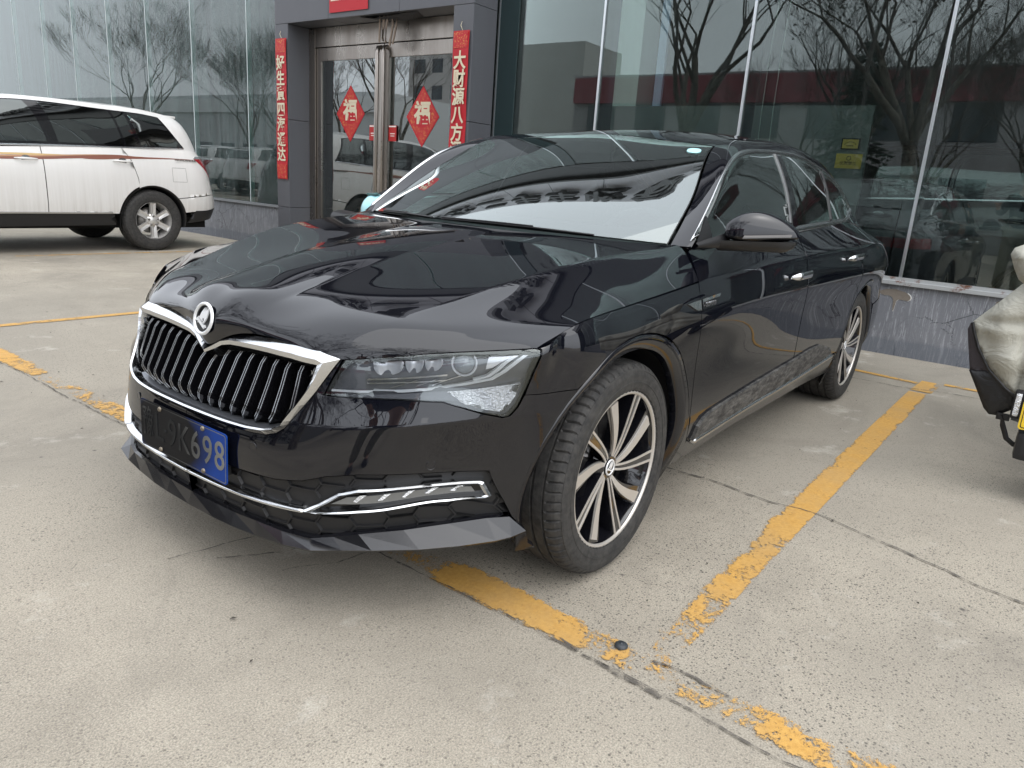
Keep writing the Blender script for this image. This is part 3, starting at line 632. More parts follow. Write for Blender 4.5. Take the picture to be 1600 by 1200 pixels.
# dark reveal of the lobby inside the left leaf and torn soffit
w=MB();w.b(XD-.6,XD-.06,IL-.1,IL+.02,0,ZG-.2);W2(w.obj('lobby_pier',MAT_DARKIN,BL))
def M_red(seed=0):
    m=mat('red_paper',(.40,.004,.012),.55);return m
MAT_RED=M_red();MAT_CREAM=mat('cream_gilt_ink',(.58,.52,.37),.5);MAT_GOLDR=mat('gilt_pattern_red',(.45,.05,.03),.5)
_t=NT(MAT_GOLDR);_t.col(_t.mix(_t.ramp(_t.noise(38,5,.75,dist=1.5),[(.54,0),(.60,1)]),(.40,.008,.014),(.55,.22,.05)))
GB='red couplet banners at the entrance'
def banner(y,z0,z1,wd,chars,size,label,step=None,ztop=None):
    e=empty('couplet_banner',(XP+.012,y,z0),0,label,'banner',GB)
    def loc(o):o.matrix_parent_inverse=Matrix.Translation((-(XP+.012),-y,-z0));return o
    b=MB();n=40;th=.003
    def fn(u,v,o=0):
        z=z0+(z1-z0)*u;yy=y+(v-.5)*wd*(1+.015*math.sin(u*9));return (XP+.014+o+.006*math.sin(u*7+v*2)+.003*math.sin(u*23),yy,z)
    b.grid(lambda u,v:fn(u,v),n,5);b.grid(lambda u,v:fn(u,v,-th),n,5)
    loc(b.obj('cloth',MAT_RED,e));
    hp=wd*.72
    for za,zb in((z1-hp-.01,z1-.012),(z0+.012,z0+hp+.03)):
        p=MB();p.b(XP+.0235,XP+.025,y-wd*.43,y+wd*.43,za,zb);loc(p.obj('floral_end',MAT_GOLDR,e))
    n=len(chars);zt=z1-hp-.05;st=(zt-(z0+hp+.05))/n
    for i,c in enumerate(chars):
        zc=zt-st*(i+.5);o=text_obj('character',c,size,frame((XP+.026,y,zc),(0,1,0),(0,0,1)),MAT_CREAM,e,ext=.0008,bold=.0045,sx=.92);loc(o)
    h=MB();h.tube([(XP+.012,y+.01,z1),(XP+.02,y-.01,z1+.05),(XP+.012,y,z1+.085)],.003,5);loc(h.obj('hanging_string',MAT_CREAM,e))
banner(-6.615,.98,2.68,.215,'好生意四海通达',.185,'long red couplet banner starting with the character for good, left of the glass doors')
banner(-3.60,.95,2.60,.215,'大财源八方涌进',.185,'long red couplet banner starting with the character for big, right of the glass doors')
e=empty('lintel_banner',(XP+.012,-5.25,3.0),0,'short red banner over the entrance doors, lower half in view','banner',GB)
b=MB();b.b(XP+.01,XP+.014,-5.68,-5.02,2.905,3.22);o=b.obj('cloth',MAT_RED,e);o.matrix_parent_inverse=Matrix.Translation((-(XP+.012),5.25,-3.0))
o=text_obj('characters','生意兴隆',.165,frame((XP+.016,-5.35,3.09),(0,1,0),(0,0,1)),MAT_CREAM,e,ext=.0008,bold=.005,sx=.93);o.matrix_parent_inverse=Matrix.Translation((-(XP+.012),5.25,-3.0))
# fu diamonds on the glass
def diamond(y,z,s,label):
    e=empty('fu_sticker',(XD,y,z),0,label,'sticker','red diamond stickers on the door glass')
    def loc(o):o.matrix_parent_inverse=Matrix.Translation((-XD,-y,-z));return o
    X=XD-.004
    P=[(0,-s),(s*.78,0),(0,s),(-s*.78,0)];b=MB();b.prism(P,0,.002,lambda p,q:(X+q,y+p[0],z+p[1]));loc(b.obj('paper',MAT_RED,e))
    b=MB();b.prism([(p[0]*.9,p[1]*.9) for p in P],0,.001,lambda p,q:(X+.0025+q,y+p[0],z+p[1]));loc(b.obj('floral_pattern',MAT_GOLDR,e))
    b=MB();n=16;b.prism([(s*.42*math.cos(k*6.283/n),s*.05+s*.42*math.sin(k*6.283/n)) for k in range(n)],0,.001,lambda p,q:(X+.004+q,y+p[0],z+p[1]));loc(b.obj('red_disc',MAT_RED,e))
    loc(text_obj('character','福',s*.78,frame((X+.006,y,z+s*.08),(0,1,0),(0,0,1)),MAT_CREAM,e,ext=.0008,bold=.008))
diamond(-5.72,1.83,.335,'red diamond sticker with a gold blessing character on the left glass door')
diamond(-4.47,1.80,.335,'red diamond sticker with a gold blessing character on the right glass door')
for y,l in((YM_-.17,'small red notice on the left door leaf beside the handle'),(YM_+.17,'small red notice on the right door leaf beside the handle')):
    b=MB();b.b(XD+.011,XD+.013,y-.065,y+.065,1.52,1.70);o=b.obj('door_notice',mat('notice_red',(.38,.015,.015),.5));tag(o,l,'notice','small red notices on the doors')
    NP=bpy.data.materials.get('notice_print') or mat('notice_print',(.75,.7,.65),.5)
    for w_,za,zb in((.06,1.68,1.695),(.04,1.60,1.61),(.035,1.575,1.583)):MB().b(XD+.0135,XD+.0142,y-w_,y+w_,za,zb).obj('print_line',NP,o)
# torn ceiling over the doors
w=MB();rr=random.Random(3)
for k in range(7):
    y=-4.95+k*.045+rr.uniform(-.02,.02);w.tube([(XP-.12,y,HD+.02),(XP-.14+rr.uniform(-.03,.03),y-.02,HD-.10),(XP-.16,y-.05-.01*k,HD-.22-rr.uniform(0,.1))],.012,5)
w.add([(XP-.05,-5.25,HD+.0),(XP-.05,-4.3,HD+.0),(XP-.3,-4.45,HD-.0),(XP-.3,-5.1,HD-.0),(XP-.05,-5.0,HD-.03),(XP-.2,-4.6,HD-.05)],[(0,4,5,3),(4,1,2,5)],1)
W2(w.obj('torn_soffit',[mat('hanging_wire',(.25,.2,.16),.8),mat('torn_panel',(.03,.03,.033),.6)],BL,fix=False))
# ---------------------------------------------------------------- black sedan
def M_paint(name,c,dust=.02,flake=0):
    m=mat(name,c,.5,0,.0,1.0,.012);m.node_tree.nodes['Principled BSDF'].inputs['Coat IOR'].default_value=1.62;t=NT(m)
    n=t.noise(90,3,.7);d=t.ramp(n,[(.62,0),(.75,1)]);geo=t.n('ShaderNodeNewGeometry');sp=t.n('ShaderNodeSeparateXYZ');t.l(geo.outputs['Normal'],sp.inputs[0])
    up=t.ramp(sp.outputs[2],[(.3,0),(1,1)]);low=t.n('ShaderNodeSeparateXYZ');t.l(geo.outputs['Position'],low.inputs[0])
    lo=t.ramp(low.outputs[2],[(.18,.55),(.55,0)])
    film=t.ramp(t.noise(4,5,.6),[(.3,.4),(.7,1)])
    f=t.math('ADD',t.math('MULTIPLY',t.math('MULTIPLY',up,film),dust),t.math('MULTIPLY',lo,t.math('MULTIPLY',film,.022)),True)
    f=t.math('ADD',f,t.math('MULTIPLY',d,dust*1.2),True)
    t.col(t.mix(f,c,(.30,.28,.25)))
    t.l(t.math('ADD',t.math('MULTIPLY',lo,.25),.010),t.b.inputs['Coat Roughness']);return m
BLK=M_paint('black_car_paint',(.0030,.0034,.0060),.010)
CHR=mat('chrome',(.66,.67,.68),.07,1);_t=NT(CHR);_t.rough(_t.ramp(_t.noise(30,4,.7),[(.35,.08),(.75,.26)]))
CHR2=mat('satin_chrome',(.55,.56,.57),.22,1)
PBLK=mat('black_plastic',(.012,.012,.013),.45);_t=NT(PBLK);_t.bump(_t.noise(400,2,.5),.15,.001)
GBLK=mat('gloss_black_trim',(.004,.004,.005),.06,0,.5)
DARK=mat('dark_void',(.003,.003,.003),.9)
DUSTY=mat('dusty_black_plastic',(.03,.03,.03),.7)
_t=NT(DUSTY);_t.col(_t.mix(_t.ramp(_t.noise(35,6,.75,vec=_t.map((.6,1,1.5))),[(.4,0),(.72,1)]),(.014,.014,.015),(.15,.145,.135)));_t.bump(_t.noise(220,2,.6),.4,.002)
def M_carglass(name,tint,refl=.06,dif=0.0):
    m=bpy.data.materials.new(name);m.use_nodes=True;T=m.node_tree;T.nodes.clear();t=NT.__new__(NT);t.m=m;t.t=T;t.b=None;t.co=t.n('ShaderNodeTexCoord')
    tr=t.n('ShaderNodeBsdfTransparent');tr.inputs[0].default_value=(*tint,1);gl=t.n('ShaderNodeBsdfGlossy');gl.inputs['Roughness'].default_value=.003
    gl.inputs['Color'].default_value=(.93,1,.98,1)
    fr=t.n('ShaderNodeFresnel');fr.inputs['IOR'].default_value=1.52;f=t.math('ADD',t.math('MULTIPLY',fr.outputs[0],1.7),refl,True)
    ms=t.n('ShaderNodeMixShader');t.l(f,ms.inputs[0]);t.l(tr.outputs[0],ms.inputs[1]);t.l(gl.outputs[0],ms.inputs[2]);out=ms
    df=t.n('ShaderNodeBsdfDiffuse');df.inputs[0].default_value=(.4,.42,.42,1);d=t.ramp(t.noise(160,3,.7),[(.55,dif*.4),(.78,dif*4)])
    m2=t.n('ShaderNodeMixShader');t.l(d,m2.inputs[0]);t.l(ms.outputs[0],m2.inputs[1]);t.l(df.outputs[0],m2.inputs[2])
    o=t.n('ShaderNodeOutputMaterial');t.l(m2.outputs[0],o.inputs[0]);return m
WSG=M_carglass('windscreen_glass',(.55,.66,.63),.15,.012)
TRD=mat('dark_satin_trim',(.22,.22,.22),.35,.8)
SDG=M_carglass('privacy_glass',(.035,.045,.042),.0,.008)
SED=empty('black_sedan',(-1.42,0,0),0,'glossy black sedan with chrome slatted grille and blue number plate, parked on concrete','car')
_inv=Matrix.Translation((1.42,0,0))
def S_(o):
    for x in (o if isinstance(o,tuple) else (o,)):
        if x.parent==SED:x.matrix_parent_inverse=_inv
    return o
def inv_xz(pt,x,z,g):
    q=np.array(g,float)
    for _ in range(25):
        p=pt.P(q)[0];e=1e-4;J=np.stack([(pt.P(q+[e,0])[0]-p)/e,(pt.P(q+[0,e])[0]-p)/e],1)[[0,2]]
        st=np.linalg.solve(J,np.array([x,z])-p[[0,2]]);q=q+np.clip(st,-.1,.1)
    return q
def arcuv(cx,R,a0,a1,n=28,cz=.334):
    o=[]
    for k in range(n+1):
        a=math.radians(a0+(a1-a0)*k/n);x,z=cx+R*math.cos(a),cz+R*math.sin(a);o.append(inv_xz(SIDE,x,z,(1.446-x,min(max(1.0-z,.02),.7))))
    return [tuple(p) for p in o]
FA=arcuv(0,.425,-20,196);RA=arcuv(-2.841,.408,-14,196)
GO=[(0,.155),(.028,.122),(.05,.100),(.08,.083),(.13,.073),(.25,.062),(.35,.057),(.434,.0625),(.495,.089),(.455,.179),(.409,.286),(.378,.3625),(.356,.388),(.324,.4035),(.27,.409),(.19,.411),(.10,.412),(0,.413)]
GI=[(0,.186),(.040,.160),(.066,.140),(.10,.130),(.15,.126),(.26,.119),(.35,.1145),(.437,.119),(.437,.119),(.428,.176),(.398,.280),(.372,.350),(.349,.369),(.314,.380),(.266,.386),(.19,.388),(.10,.389),(0,.390)]
HL=[(.5035,.0895),(.5918,.0835),(.7031,.0815),(.8216,.082),(.90,.084),(.9304,.088),(.9446,.1),(.9469,.122),(.9405,.175),(.9384,.2433),(.9345,.305),(.927,.335),(.9166,.339),(.8819,.3201),(.8415,.2886),(.7989,.2625),(.7028,.2503),(.5901,.2374),(.4620,.2265),(.4800,.1581)]
MT=[(0,.545),(.168,.543),(.304,.540),(.3675,.5386),(.4425,.528),(.509,.5045),(.589,.490),(.667,.487),(.779,.487),(.878,.487),(.918,.4865),(.935,.5495),(.943,.592)]
MBt=[(.932,.588),(.8945,.610),(.8245,.641),(.705,.652),(.585,.656),(.524,.667),(.4638,.680),(.38,.676),(.286,.673),(.1517,.675),(0,.675)]
FU=[(.4437,.6033),(.4952,.5744),(.5396,.5434),(.5895,.5286),(.684,.5210),(.7984,.5165),(.8934,.5092),(.904,.5117),(.9155,.5423),(.9103,.5478),(.8212,.5720),(.6866,.5825),(.5884,.5920),(.4818,.6049)]
FI=[(.4786,.5987),(.5113,.5757),(.5459,.5504),(.5895,.5373),(.6844,.5289),(.7996,.5253),(.8835,.518),(.8893,.5208),(.8992,.5435),(.8892,.5484),(.8203,.5643),(.6864,.5743),(.5887,.5834),(.4951,.5977)]
# bumper: everything below grille and lamps, above the lower mesh, round to the wheel arch
ilo=next(i for i,p in enumerate(FA) if p[1]<.296)     # first arch point above the bumper joint (angles start low at the front)
fa_low=FA[:ilo+1]
bp=[(0,.413)]+GO[-2:7:-1]+[(.497,.094)]+HL[19:18:-1]+HL[18:10:-1][:0]
bp=[(0,.4135)]+[p for p in GO[-2:8:-1]]+[(.497,.0905)]+[HL[19],HL[18],HL[17],HL[16],HL[15],HL[14],HL[13],HL[12],HL[11],HL[10],(.9385,.262),(1.006,.2705),(1.134,.2895)]+fa_low[::-1][0:]+[(1.03,.725),(.99,.70),(.978,.642)]+MT[::-1]
S_(panel('front_bumper',SIDE,[bp],BLK,SED,h=.022,join=True,gap=.0015,th=.02))
# fender
GA=[(1.890,.0925),(1.893,.15),(1.891,.212),(1.880,.354),(1.872,.45),(1.872,.53),(1.884,.60),(1.893,.64)]
fp=[HL[9],HL[8],HL[7],HL[6],(.938,.0915),(1.113,.0915),(1.295,.0915),(1.446,.0925),(1.646,.0925)]+[(u,v) for u,v in GA]+[(1.893,.69)]+[p for p in FA[::-1] if p[1]<.69 or p[0]<1.4][0:]
fp=[HL[9],HL[8],HL[7],HL[6],(.938,.0915),(1.113,.0915),(1.295,.0915),(1.446,.0925),(1.646,.0925)]+GA+[(1.893,.70)]+FA[:ilo-1:-1]+[(1.134,.2905),(1.006,.2715),(.9390,.263)]
S_(pair('fender',SIDE,[fp],BLK,SED,h=.022))
# doors
fd=[(1.907,-.004),(2.4,-.004),(2.984,-.004),(2.984,.25),(2.986,.60),(1.897,.628),(1.895,.635)]+GA[::-1][1:-1]+[(1.8945,.09),(1.902,.06),(1.905,.03)]
FD=pair('front_door',SIDE,[fd],BLK,SED,h=.025);S_(FD)
gc=[(4.02,-.004),(4.021,.12),(4.018,.20),(3.985,.262),(3.945,.31)]
RAf=[p for p in RA if p[0]<4.1 and p[1]>.30][::-1]
RA_front=[p for p in arcuv(-2.841,.428,40,2,10) if p[1]<.585]
rd=[(2.990,-.004),(3.5,-.004)]+gc[:3]+RA_front+[(3.856,.588),(2.991,.600),(2.989,.25)]
RD=pair('rear_door',SIDE,[rd],BLK,SED,h=.025);S_(RD)
# quarter and rear
RAq=[p for p in RA if True]      # angles from front? (x>0 side is the front)
ra_hi=[p for p in arcuv(-2.841,.408,0,180,30)]
# the strip between door cut and arch
qp=[(4.026,-.004),(4.6,-.004),(5.3,-.004),(5.3,.42),(4.74,.42)]
arr=[p for p in arcuv(-2.841,.408,180,8,34)]      # rear side first
arr=[p for p in arr if not(p[0]>4.5 and p[1]>.42)]
front_cut=[p for p in arcuv(-2.841,.4255,180,138,10)]
qp=qp+[p for p in arr[::1]][0:]
qp=[(4.026,-.004),(4.6,-.004),(5.3,-.004),(5.3,.42),(4.68,.42)]+[p for p in arcuv(-2.841,.408,160,-4,30) if p[1]<.42 or p[0]<4.2]+[p for p in arcuv(-2.841,.4245,-2,40,10)]+[(4.024,.20),(4.027,.12)]
S_(pair('quarter_panel',SIDE,[qp],BLK,SED,h=.03))
rb=[(4.69,.4235)]+[(5.3,.4235),(6.144,.4235),(6.144,.73),(4.9,.73)]+[p for p in arcuv(-2.841,.408,214,170,14)if p[1]>.425]
S_(panel('rear_bumper',SIDE,[rb],BLK,SED,h=.05,join=True,gap=.001))
S_(panel('tailgate',SIDE,[[(5.305,-.004),(6.144,-.004),(6.144,.42),(5.305,.42)]],BLK,SED,h=.05,join=True,gap=.001))
S_(pair('tail_light',SIDE,[[(5.12,.10),(5.75,.10),(5.70,.21),(5.20,.21)]],mat('red_lamp_lens',(.25,.005,.01),.1),SED,h=.05,off=.006,th=.008))
# sill, cladding, chrome line
sp=[(1.897,.632),(2.4,.622),(2.99,.604),(3.860,.592),(3.872,.66),(3.90,.73),(1.86,.73),(1.868,.69),(1.893,.69)]
S_(pair('sill',SIDE,[sp],BLK,SED,h=.03,off=-.002))
CLp=[(1.926,.632),(1.945,.575),(1.985,.548),(2.06,.5365),(2.2369,.5285),(2.5027,.515),(2.8102,.500),(3.0546,.490),(3.25,.4825),(3.41,.487),(3.62,.53),(3.70,.568),(3.522,.580),(3.1,.595),(2.6011,.611),(2.1743,.6235)]
S_(pair('door_cladding',SIDE,[CLp],DUSTY,SED,h=.03,off=.012,th=.014,gap=0))
ccp=[(1.935,.640),(2.19,.6365),(2.63,.626),(3.1,.612),(3.5,.600),(3.73,.590)]
for mr in(False,True):S_(strip('sill_trim',SIDE,ccp,[(-.013,0),(-.011,.014),(0,.019),(.011,.014),(.013,0)],CHR2,SED,mirror=mr,smooth=True))
# arch lips and liners
def arch(name,cx,R0,R1,a0,a1,cx_sign,n=60):
    for s in(1,-1):
        V=[];mb=MB();A=[math.radians(a0+(a1-a0)*k/n) for k in range(n+1)]
        uv=np.array([inv_xz(SIDE,cx+R0*math.cos(a),.334+R0*math.sin(a),(1.446-cx-R0*math.cos(a),min(max(1-.334-R0*math.sin(a),.02),.7))) for a in A])
        ys=SIDE.P(uv)[:,1]
        sec=[(R0-.003,-.004),(R0-.006,.002),((R0+R1)/2,-.006),(R1+.004,-.016),(R1,-.024),(R1,-.045)]
        for a,y in zip(A,ys):
            for r,d in sec:V.append((cx+r*math.cos(a),s*(y+d),.334+r*math.sin(a)))
        k=len(sec);F=[(i*k+j,i*k+j+1,(i+1)*k+j+1,(i+1)*k+j) for i in range(n) for j in range(k-1)];mb.add(V,F,0,True)
        S_(mb.obj(name,BLK,SED))
        mb=MB();V=[]
        for a,y in zip(A,ys):V+=[(cx+(R1+.012)*math.cos(a),s*(y-.040),.334+(R1+.012)*math.sin(a)),(cx+(R1+.012)*math.cos(a),s*.52,.334+(R1+.012)*math.sin(a))]
        mb.add(V,[(2*i,2*i+1,2*i+3,2*i+2) for i in range(n)],0,True)
        V=[(cx,s*.52,.334)]+[(cx+(R1+.012)*math.cos(a),s*.52,.334+(R1+.012)*math.sin(a)) for a in A]
        mb.add(V,[(0,i+1,i+2) for i in range(n)],0)
        S_(mb.obj('wheel_arch_liner',PBLK,SED))
arch('wheel_arch_lip',0,.425,.372,-19,203,1);arch('wheel_arch_lip',-2.841,.408,.368,-28,205,1)
# hood
hb=[(-.905+.003,.0),(.902,.0)]
hp_=[(0,0)]+[(x,.0) for x in(.12,.175,.37,.5,.60,.78,.8985)]+[(.8985,.5),(.8985,1.0),(.8985,1.215)]+[(.7,1.215),(.37,1.215),(0,1.215)]
HOODO=S_(panel('hood',HOOD,[hp_],BLK,SED,h=.022,join=True,gap=0,th=.02,cu=[.175,.60]))
# glass and roof
ws=[(0,.012),(.37,.012),(.640,.012),(.640,.5),(.640,.965),(.37,.975),(0,.98)]
S_(panel('windscreen',TOP,[ws],WSG,SED,h=.04,join=True,gap=0,th=.004,off=.001))
def band(poly,hole,name,m,**k):return S_(panel(name,TOP,[poly,hole],m,SED,**k))
# black ceramic border under the glass
wb=[(0,.010),(.642,.010),(.642,.97),(0,.985)]
wi=[(-.2,.085),(.40,.085),(.52,.10),(.575,.15),(.592,.25),(.597,.5),(.60,.88),(.56,.905),(.2,.925),(-.2,.925)]
def clip_half(poly,hole):
    # outline with the hole cut open at the centre line
    return [(0,.010),(.642,.010),(.642,.97),(0,.985),(0,.925),(.2,.925),(.56,.905),(.60,.88),(.597,.5),(.592,.25),(.575,.15),(.52,.10),(.40,.085),(0,.085)]
S_(panel('windscreen_border',TOP,[clip_half(0,0)],mat('black_frit',(.006,.006,.007),.4),SED,h=.04,join=True,gap=0,th=0,off=-.004,bh=.03))
mm=[(0,.86),(.13,.86),(.11,.93),(0,.93)]
S_(panel('mirror_mount',TOP,[mm],PBLK,SED,h=.03,join=True,gap=0,th=.05,off=-.006))
rf=[(0,.992),(.37,.987),(.645,.978),(.649,1.5),(.649,2.1),(.645,2.63),(.37,2.655),(0,2.66)]
S_(panel('roof',TOP,[rf],BLK,SED,h=.04,join=True,gap=0,th=.01))
S_(panel('rear_window',TOP,[[(0,2.67),(.37,2.665),(.60,2.66),(.60,3.25),(0,3.28)]],SDG,SED,h=.06,join=True,gap=0,th=.004))
S_(panel('tailgate_upper',TOP,[[(0,3.29),(.605,3.26),(.605,2.66),(.645,2.64),(.649,3.79),(0,3.79)]],BLK,SED,h=.05,join=True,gap=0,th=.01))
# side glass
DO=[(.035,.11),(.30,.11),(.60,.11),(.80,.108),(1.08,.11),(1.53,.11),(2.03,.11),(2.48,.11),(2.70,.125),(2.80,.165),(2.80,.25),(2.74,.36),(2.60,.445),(2.40,.468),(2.03,.468),(1.08,.468),(.60,.468),(.28,.468)]
DI=[(.07,.14),(.32,.137),(.62,.137),(.80,.135),(1.08,.134),(1.53,.134),(2.03,.134),(2.46,.134),(2.66,.150),(2.745,.18),(2.745,.25),(2.69,.345),(2.57,.42),(2.38,.443),(2.03,.443),(1.08,.443),(.60,.443),(.30,.443)]
gp=[(.002,.0),(.36,.0),(.75,.0),(1.08,.0),(1.53,.0),(2.03,.0),(2.48,.0),(2.8,.0),(3.15,.0),(3.55,.0),(3.55,.47),(3.15,.47),(2.8,.47),(2.03,.47),(1.53,.47),(1.08,.47),(.36,.47),(.0,.47)]
S_(pair('roof_side_rail',GREEN,[gp,DO],BLK,SED,h=.025,gap=0,th=.006))
G1=[(.07,.14),(.32,.137),(.62,.137),(.80,.135),(1.08,.134),(1.215,.134),(1.13,.443),(.60,.443),(.30,.443)]
G2=[(1.245,.134),(1.53,.134),(2.06,.134),(1.93,.443),(1.16,.443)]
G3=[(2.075,.134),(2.46,.134),(2.66,.150),(2.745,.18),(2.745,.25),(2.69,.345),(2.57,.42),(2.38,.443),(1.945,.443)]
for G_,nm in((G1,'front_side_window'),(G2,'rear_side_window'),(G3,'quarter_window')):S_(pair(nm,GREEN,[G_],SDG,SED,h=.05,gap=0,th=.003,off=-.004))
for mr in(False,True):
    S_(strip('window_trim',GREEN,DO,[(0,.001),(.25,.007),(.6,.008),(1,-.004)],CHR2,SED,closed=True,inner=DI,mirror=mr,smooth=True,h=.03))
    S_(strip('pillar_trim',GREEN,[(1.222,.134),(1.138,.443)],[(-.007,-.004),(-.006,.002),(.006,.002),(.007,-.004)],TRD,SED,mirror=mr))
    S_(strip('door_pillar',GREEN,[(1.265,.134),(1.178,.443)],[(-.03,-.005),(-.028,.001),(.028,.001),(.03,-.005)],GBLK,SED,mirror=mr))
    S_(strip('quarter_divider',GREEN,[(2.067,.134),(1.937,.443)],[(-.012,-.005),(-.010,.002),(.010,.002),(.012,-.005)],PBLK,SED,mirror=mr))
    S_(strip('roof_moulding',GREEN,[(1.08,.0),(1.53,.0),(2.03,.0),(2.48,.0),(2.8,.0)],[(-.004,.001),(-.003,.006),(.006,.006),(.008,.001)],GBLK,SED,mirror=mr,smooth=True))
# dark inside so nothing shows through
b=MB();b.b(-3.6,.35,-.62,.62,.26,.60);b.b(-3.6,-.75,-.72,.72,.24,.30);S_(b.obj('underbody',DARK,SED))
# ---------------------------------------------------------------- sedan: grille, lamps, mesh, splitter, plate, mirrors
S_(strip('grille_frame',SIDE,GO,[(0,-.015),(.04,.001),(.66,.017),(.95,.012),(1,-.045)],CHR,SED,inner=GI,join=True,caps=False))
S_(panel('grille_backing',SIDE,[GI],DARK,SED,h=.05,join=True,gap=0,th=0,off=-.052))
GIa=np.array(GI)
def vtop(u):return float(np.interp(u,GIa[:7,0],GIa[:7,1]))
def vbot(u):
    q=GIa[9:][::-1];return float(np.interp(u,q[:,0],q[:,1]))
S_(strip('grille_lower_lip',SIDE,[(0,.389),(.10,.388),(.19,.387),(.266,.385),(.314,.379),(.345,.367)],[(.001,-.012),(-.018,-.030),(-.020,-.05)],mat('brushed_dark_metal',(.20,.21,.23),.3,.8),SED,join=True,caps=False))
GM=[GBLK,mat('slat_chrome',(.34,.35,.36),.2,.9)]
def slat(u,sg):
    vt=vtop(u)+.010;vb=min(vbot(u)-.016,.366);bend=min(.325,vb-.02);lean=.012+.05*u
    path=[(0,vt,-.040),(0,vt+.004,-.008),(0,vt+.03,.0),(0,(vt+bend)/2,.004),(0,bend-.01,.001),(-lean*.12,bend+.004,-.002),(-lean*.55,(bend+vb)/2+.004,-.012),(-lean,vb,-.026)]
    mb=MB();hw=.0056
    q=np.array([(u+d,v) for d,v,_ in path]);P=pt_=SIDE.P(q);N=SIDE.N(q);T=np.zeros_like(P)
    for i in range(len(P)):T[i]=P[min(i+1,len(P)-1)]-P[max(i-1,0)]
    hh=np.array([x[2] for x in path])
    B=np.cross(T,N);B/=np.linalg.norm(B,axis=1,keepdims=True);F0=P+N*hh[:,None]
    def rib(cols,mi):
        V=[];k=len(cols)
        for i in range(len(P)):
            for b,h in cols:V.append(F0[i]+B[i]*b+N[i]*h)
        F=[(i*k+j,i*k+j+1,(i+1)*k+j+1,(i+1)*k+j) for i in range(len(P)-1) for j in range(k-1)]
        V=np.array(V)*[1,sg,1];mb.add(V,F,mi,False)
    rib([(-hw,-.045),(-hw,-.0015),(-.0035,-.001),(-.0018,-.004),(.0018,-.004),(.0035,-.001),(hw,-.0015),(hw,-.045)],0)
    for c in(-.0040,.0040):rib([(c-.0011,-.003),(c-.0009,.0003),(c+.0009,.0003),(c+.0011,-.003)],1)
    S_(mb.obj('grille_slat',GM,SED))
for k in range(9):
    u=.026+.0505*k
    if k==8:u=.424
    for sg in(1,-1):slat(u,sg)
# emblem
BSIL=mat('badge_silver',(.80,.81,.82),.28,.35)
def logo(R,name,M,parent,back=GBLK,fg=BSIL):
    """round badge with a winged arrow, in M's xy plane"""
    o=MB();n=36;V=[(R*.94*math.cos(6.283*i/n),R*.94*math.sin(6.283*i/n),.0005) for i in range(n)];o.add(V,[tuple(range(n))])
    D=o.obj(name,back,parent,fix=False);D.data.transform(M)
    r=MB();prof=[(R*.80,.0),(R*.81,R*.09),(R*.90,R*.14),(R*.985,R*.08),(R,0)];r.lathe(prof,40,'z');ro=r.obj('ring',fg,D);ro.data.transform(M)
    A=[[(-.78,-.20),(-.42,.06),(-.42,-.06),(-.30,-.10),(.22,-.42),(.30,-.36),(.44,-.52),(.30,-.50),(.26,-.62),(.16,-.56),(-.34,-.28),(-.44,-.34),(-.42,-.22)],
       [(-.36,.0),(-.18,.34),(.10,.66),(.02,.40),(.16,.52),(.28,.70),(.22,.42),(.36,.54),(.46,.66),(.50,.36),(.44,.08),(.30,-.16),(.14,-.32),(.08,-.26),(.20,-.14),(.16,.0),(.04,.02),(-.02,-.08),(.02,-.20),(-.12,-.12),(-.28,-.04)]]
    for p in A:
        w=MB();w.prism([(x*R*1.0,y*R*1.0+R*.02) for x,y in p],.001,R*.10,lambda q,z:(q[0],q[1],z));wo=w.obj('winged_arrow',fg,D);wo.data.transform(M)
    return D
q=np.array([[0,.066]]);Pn=HOOD.P(q)[0];Nn=HOOD.N(q)[0]
S_(logo(.046,'emblem',frame(Pn-Nn*.001,(0,1,0),np.cross(Nn,(0,1,0))),SED))
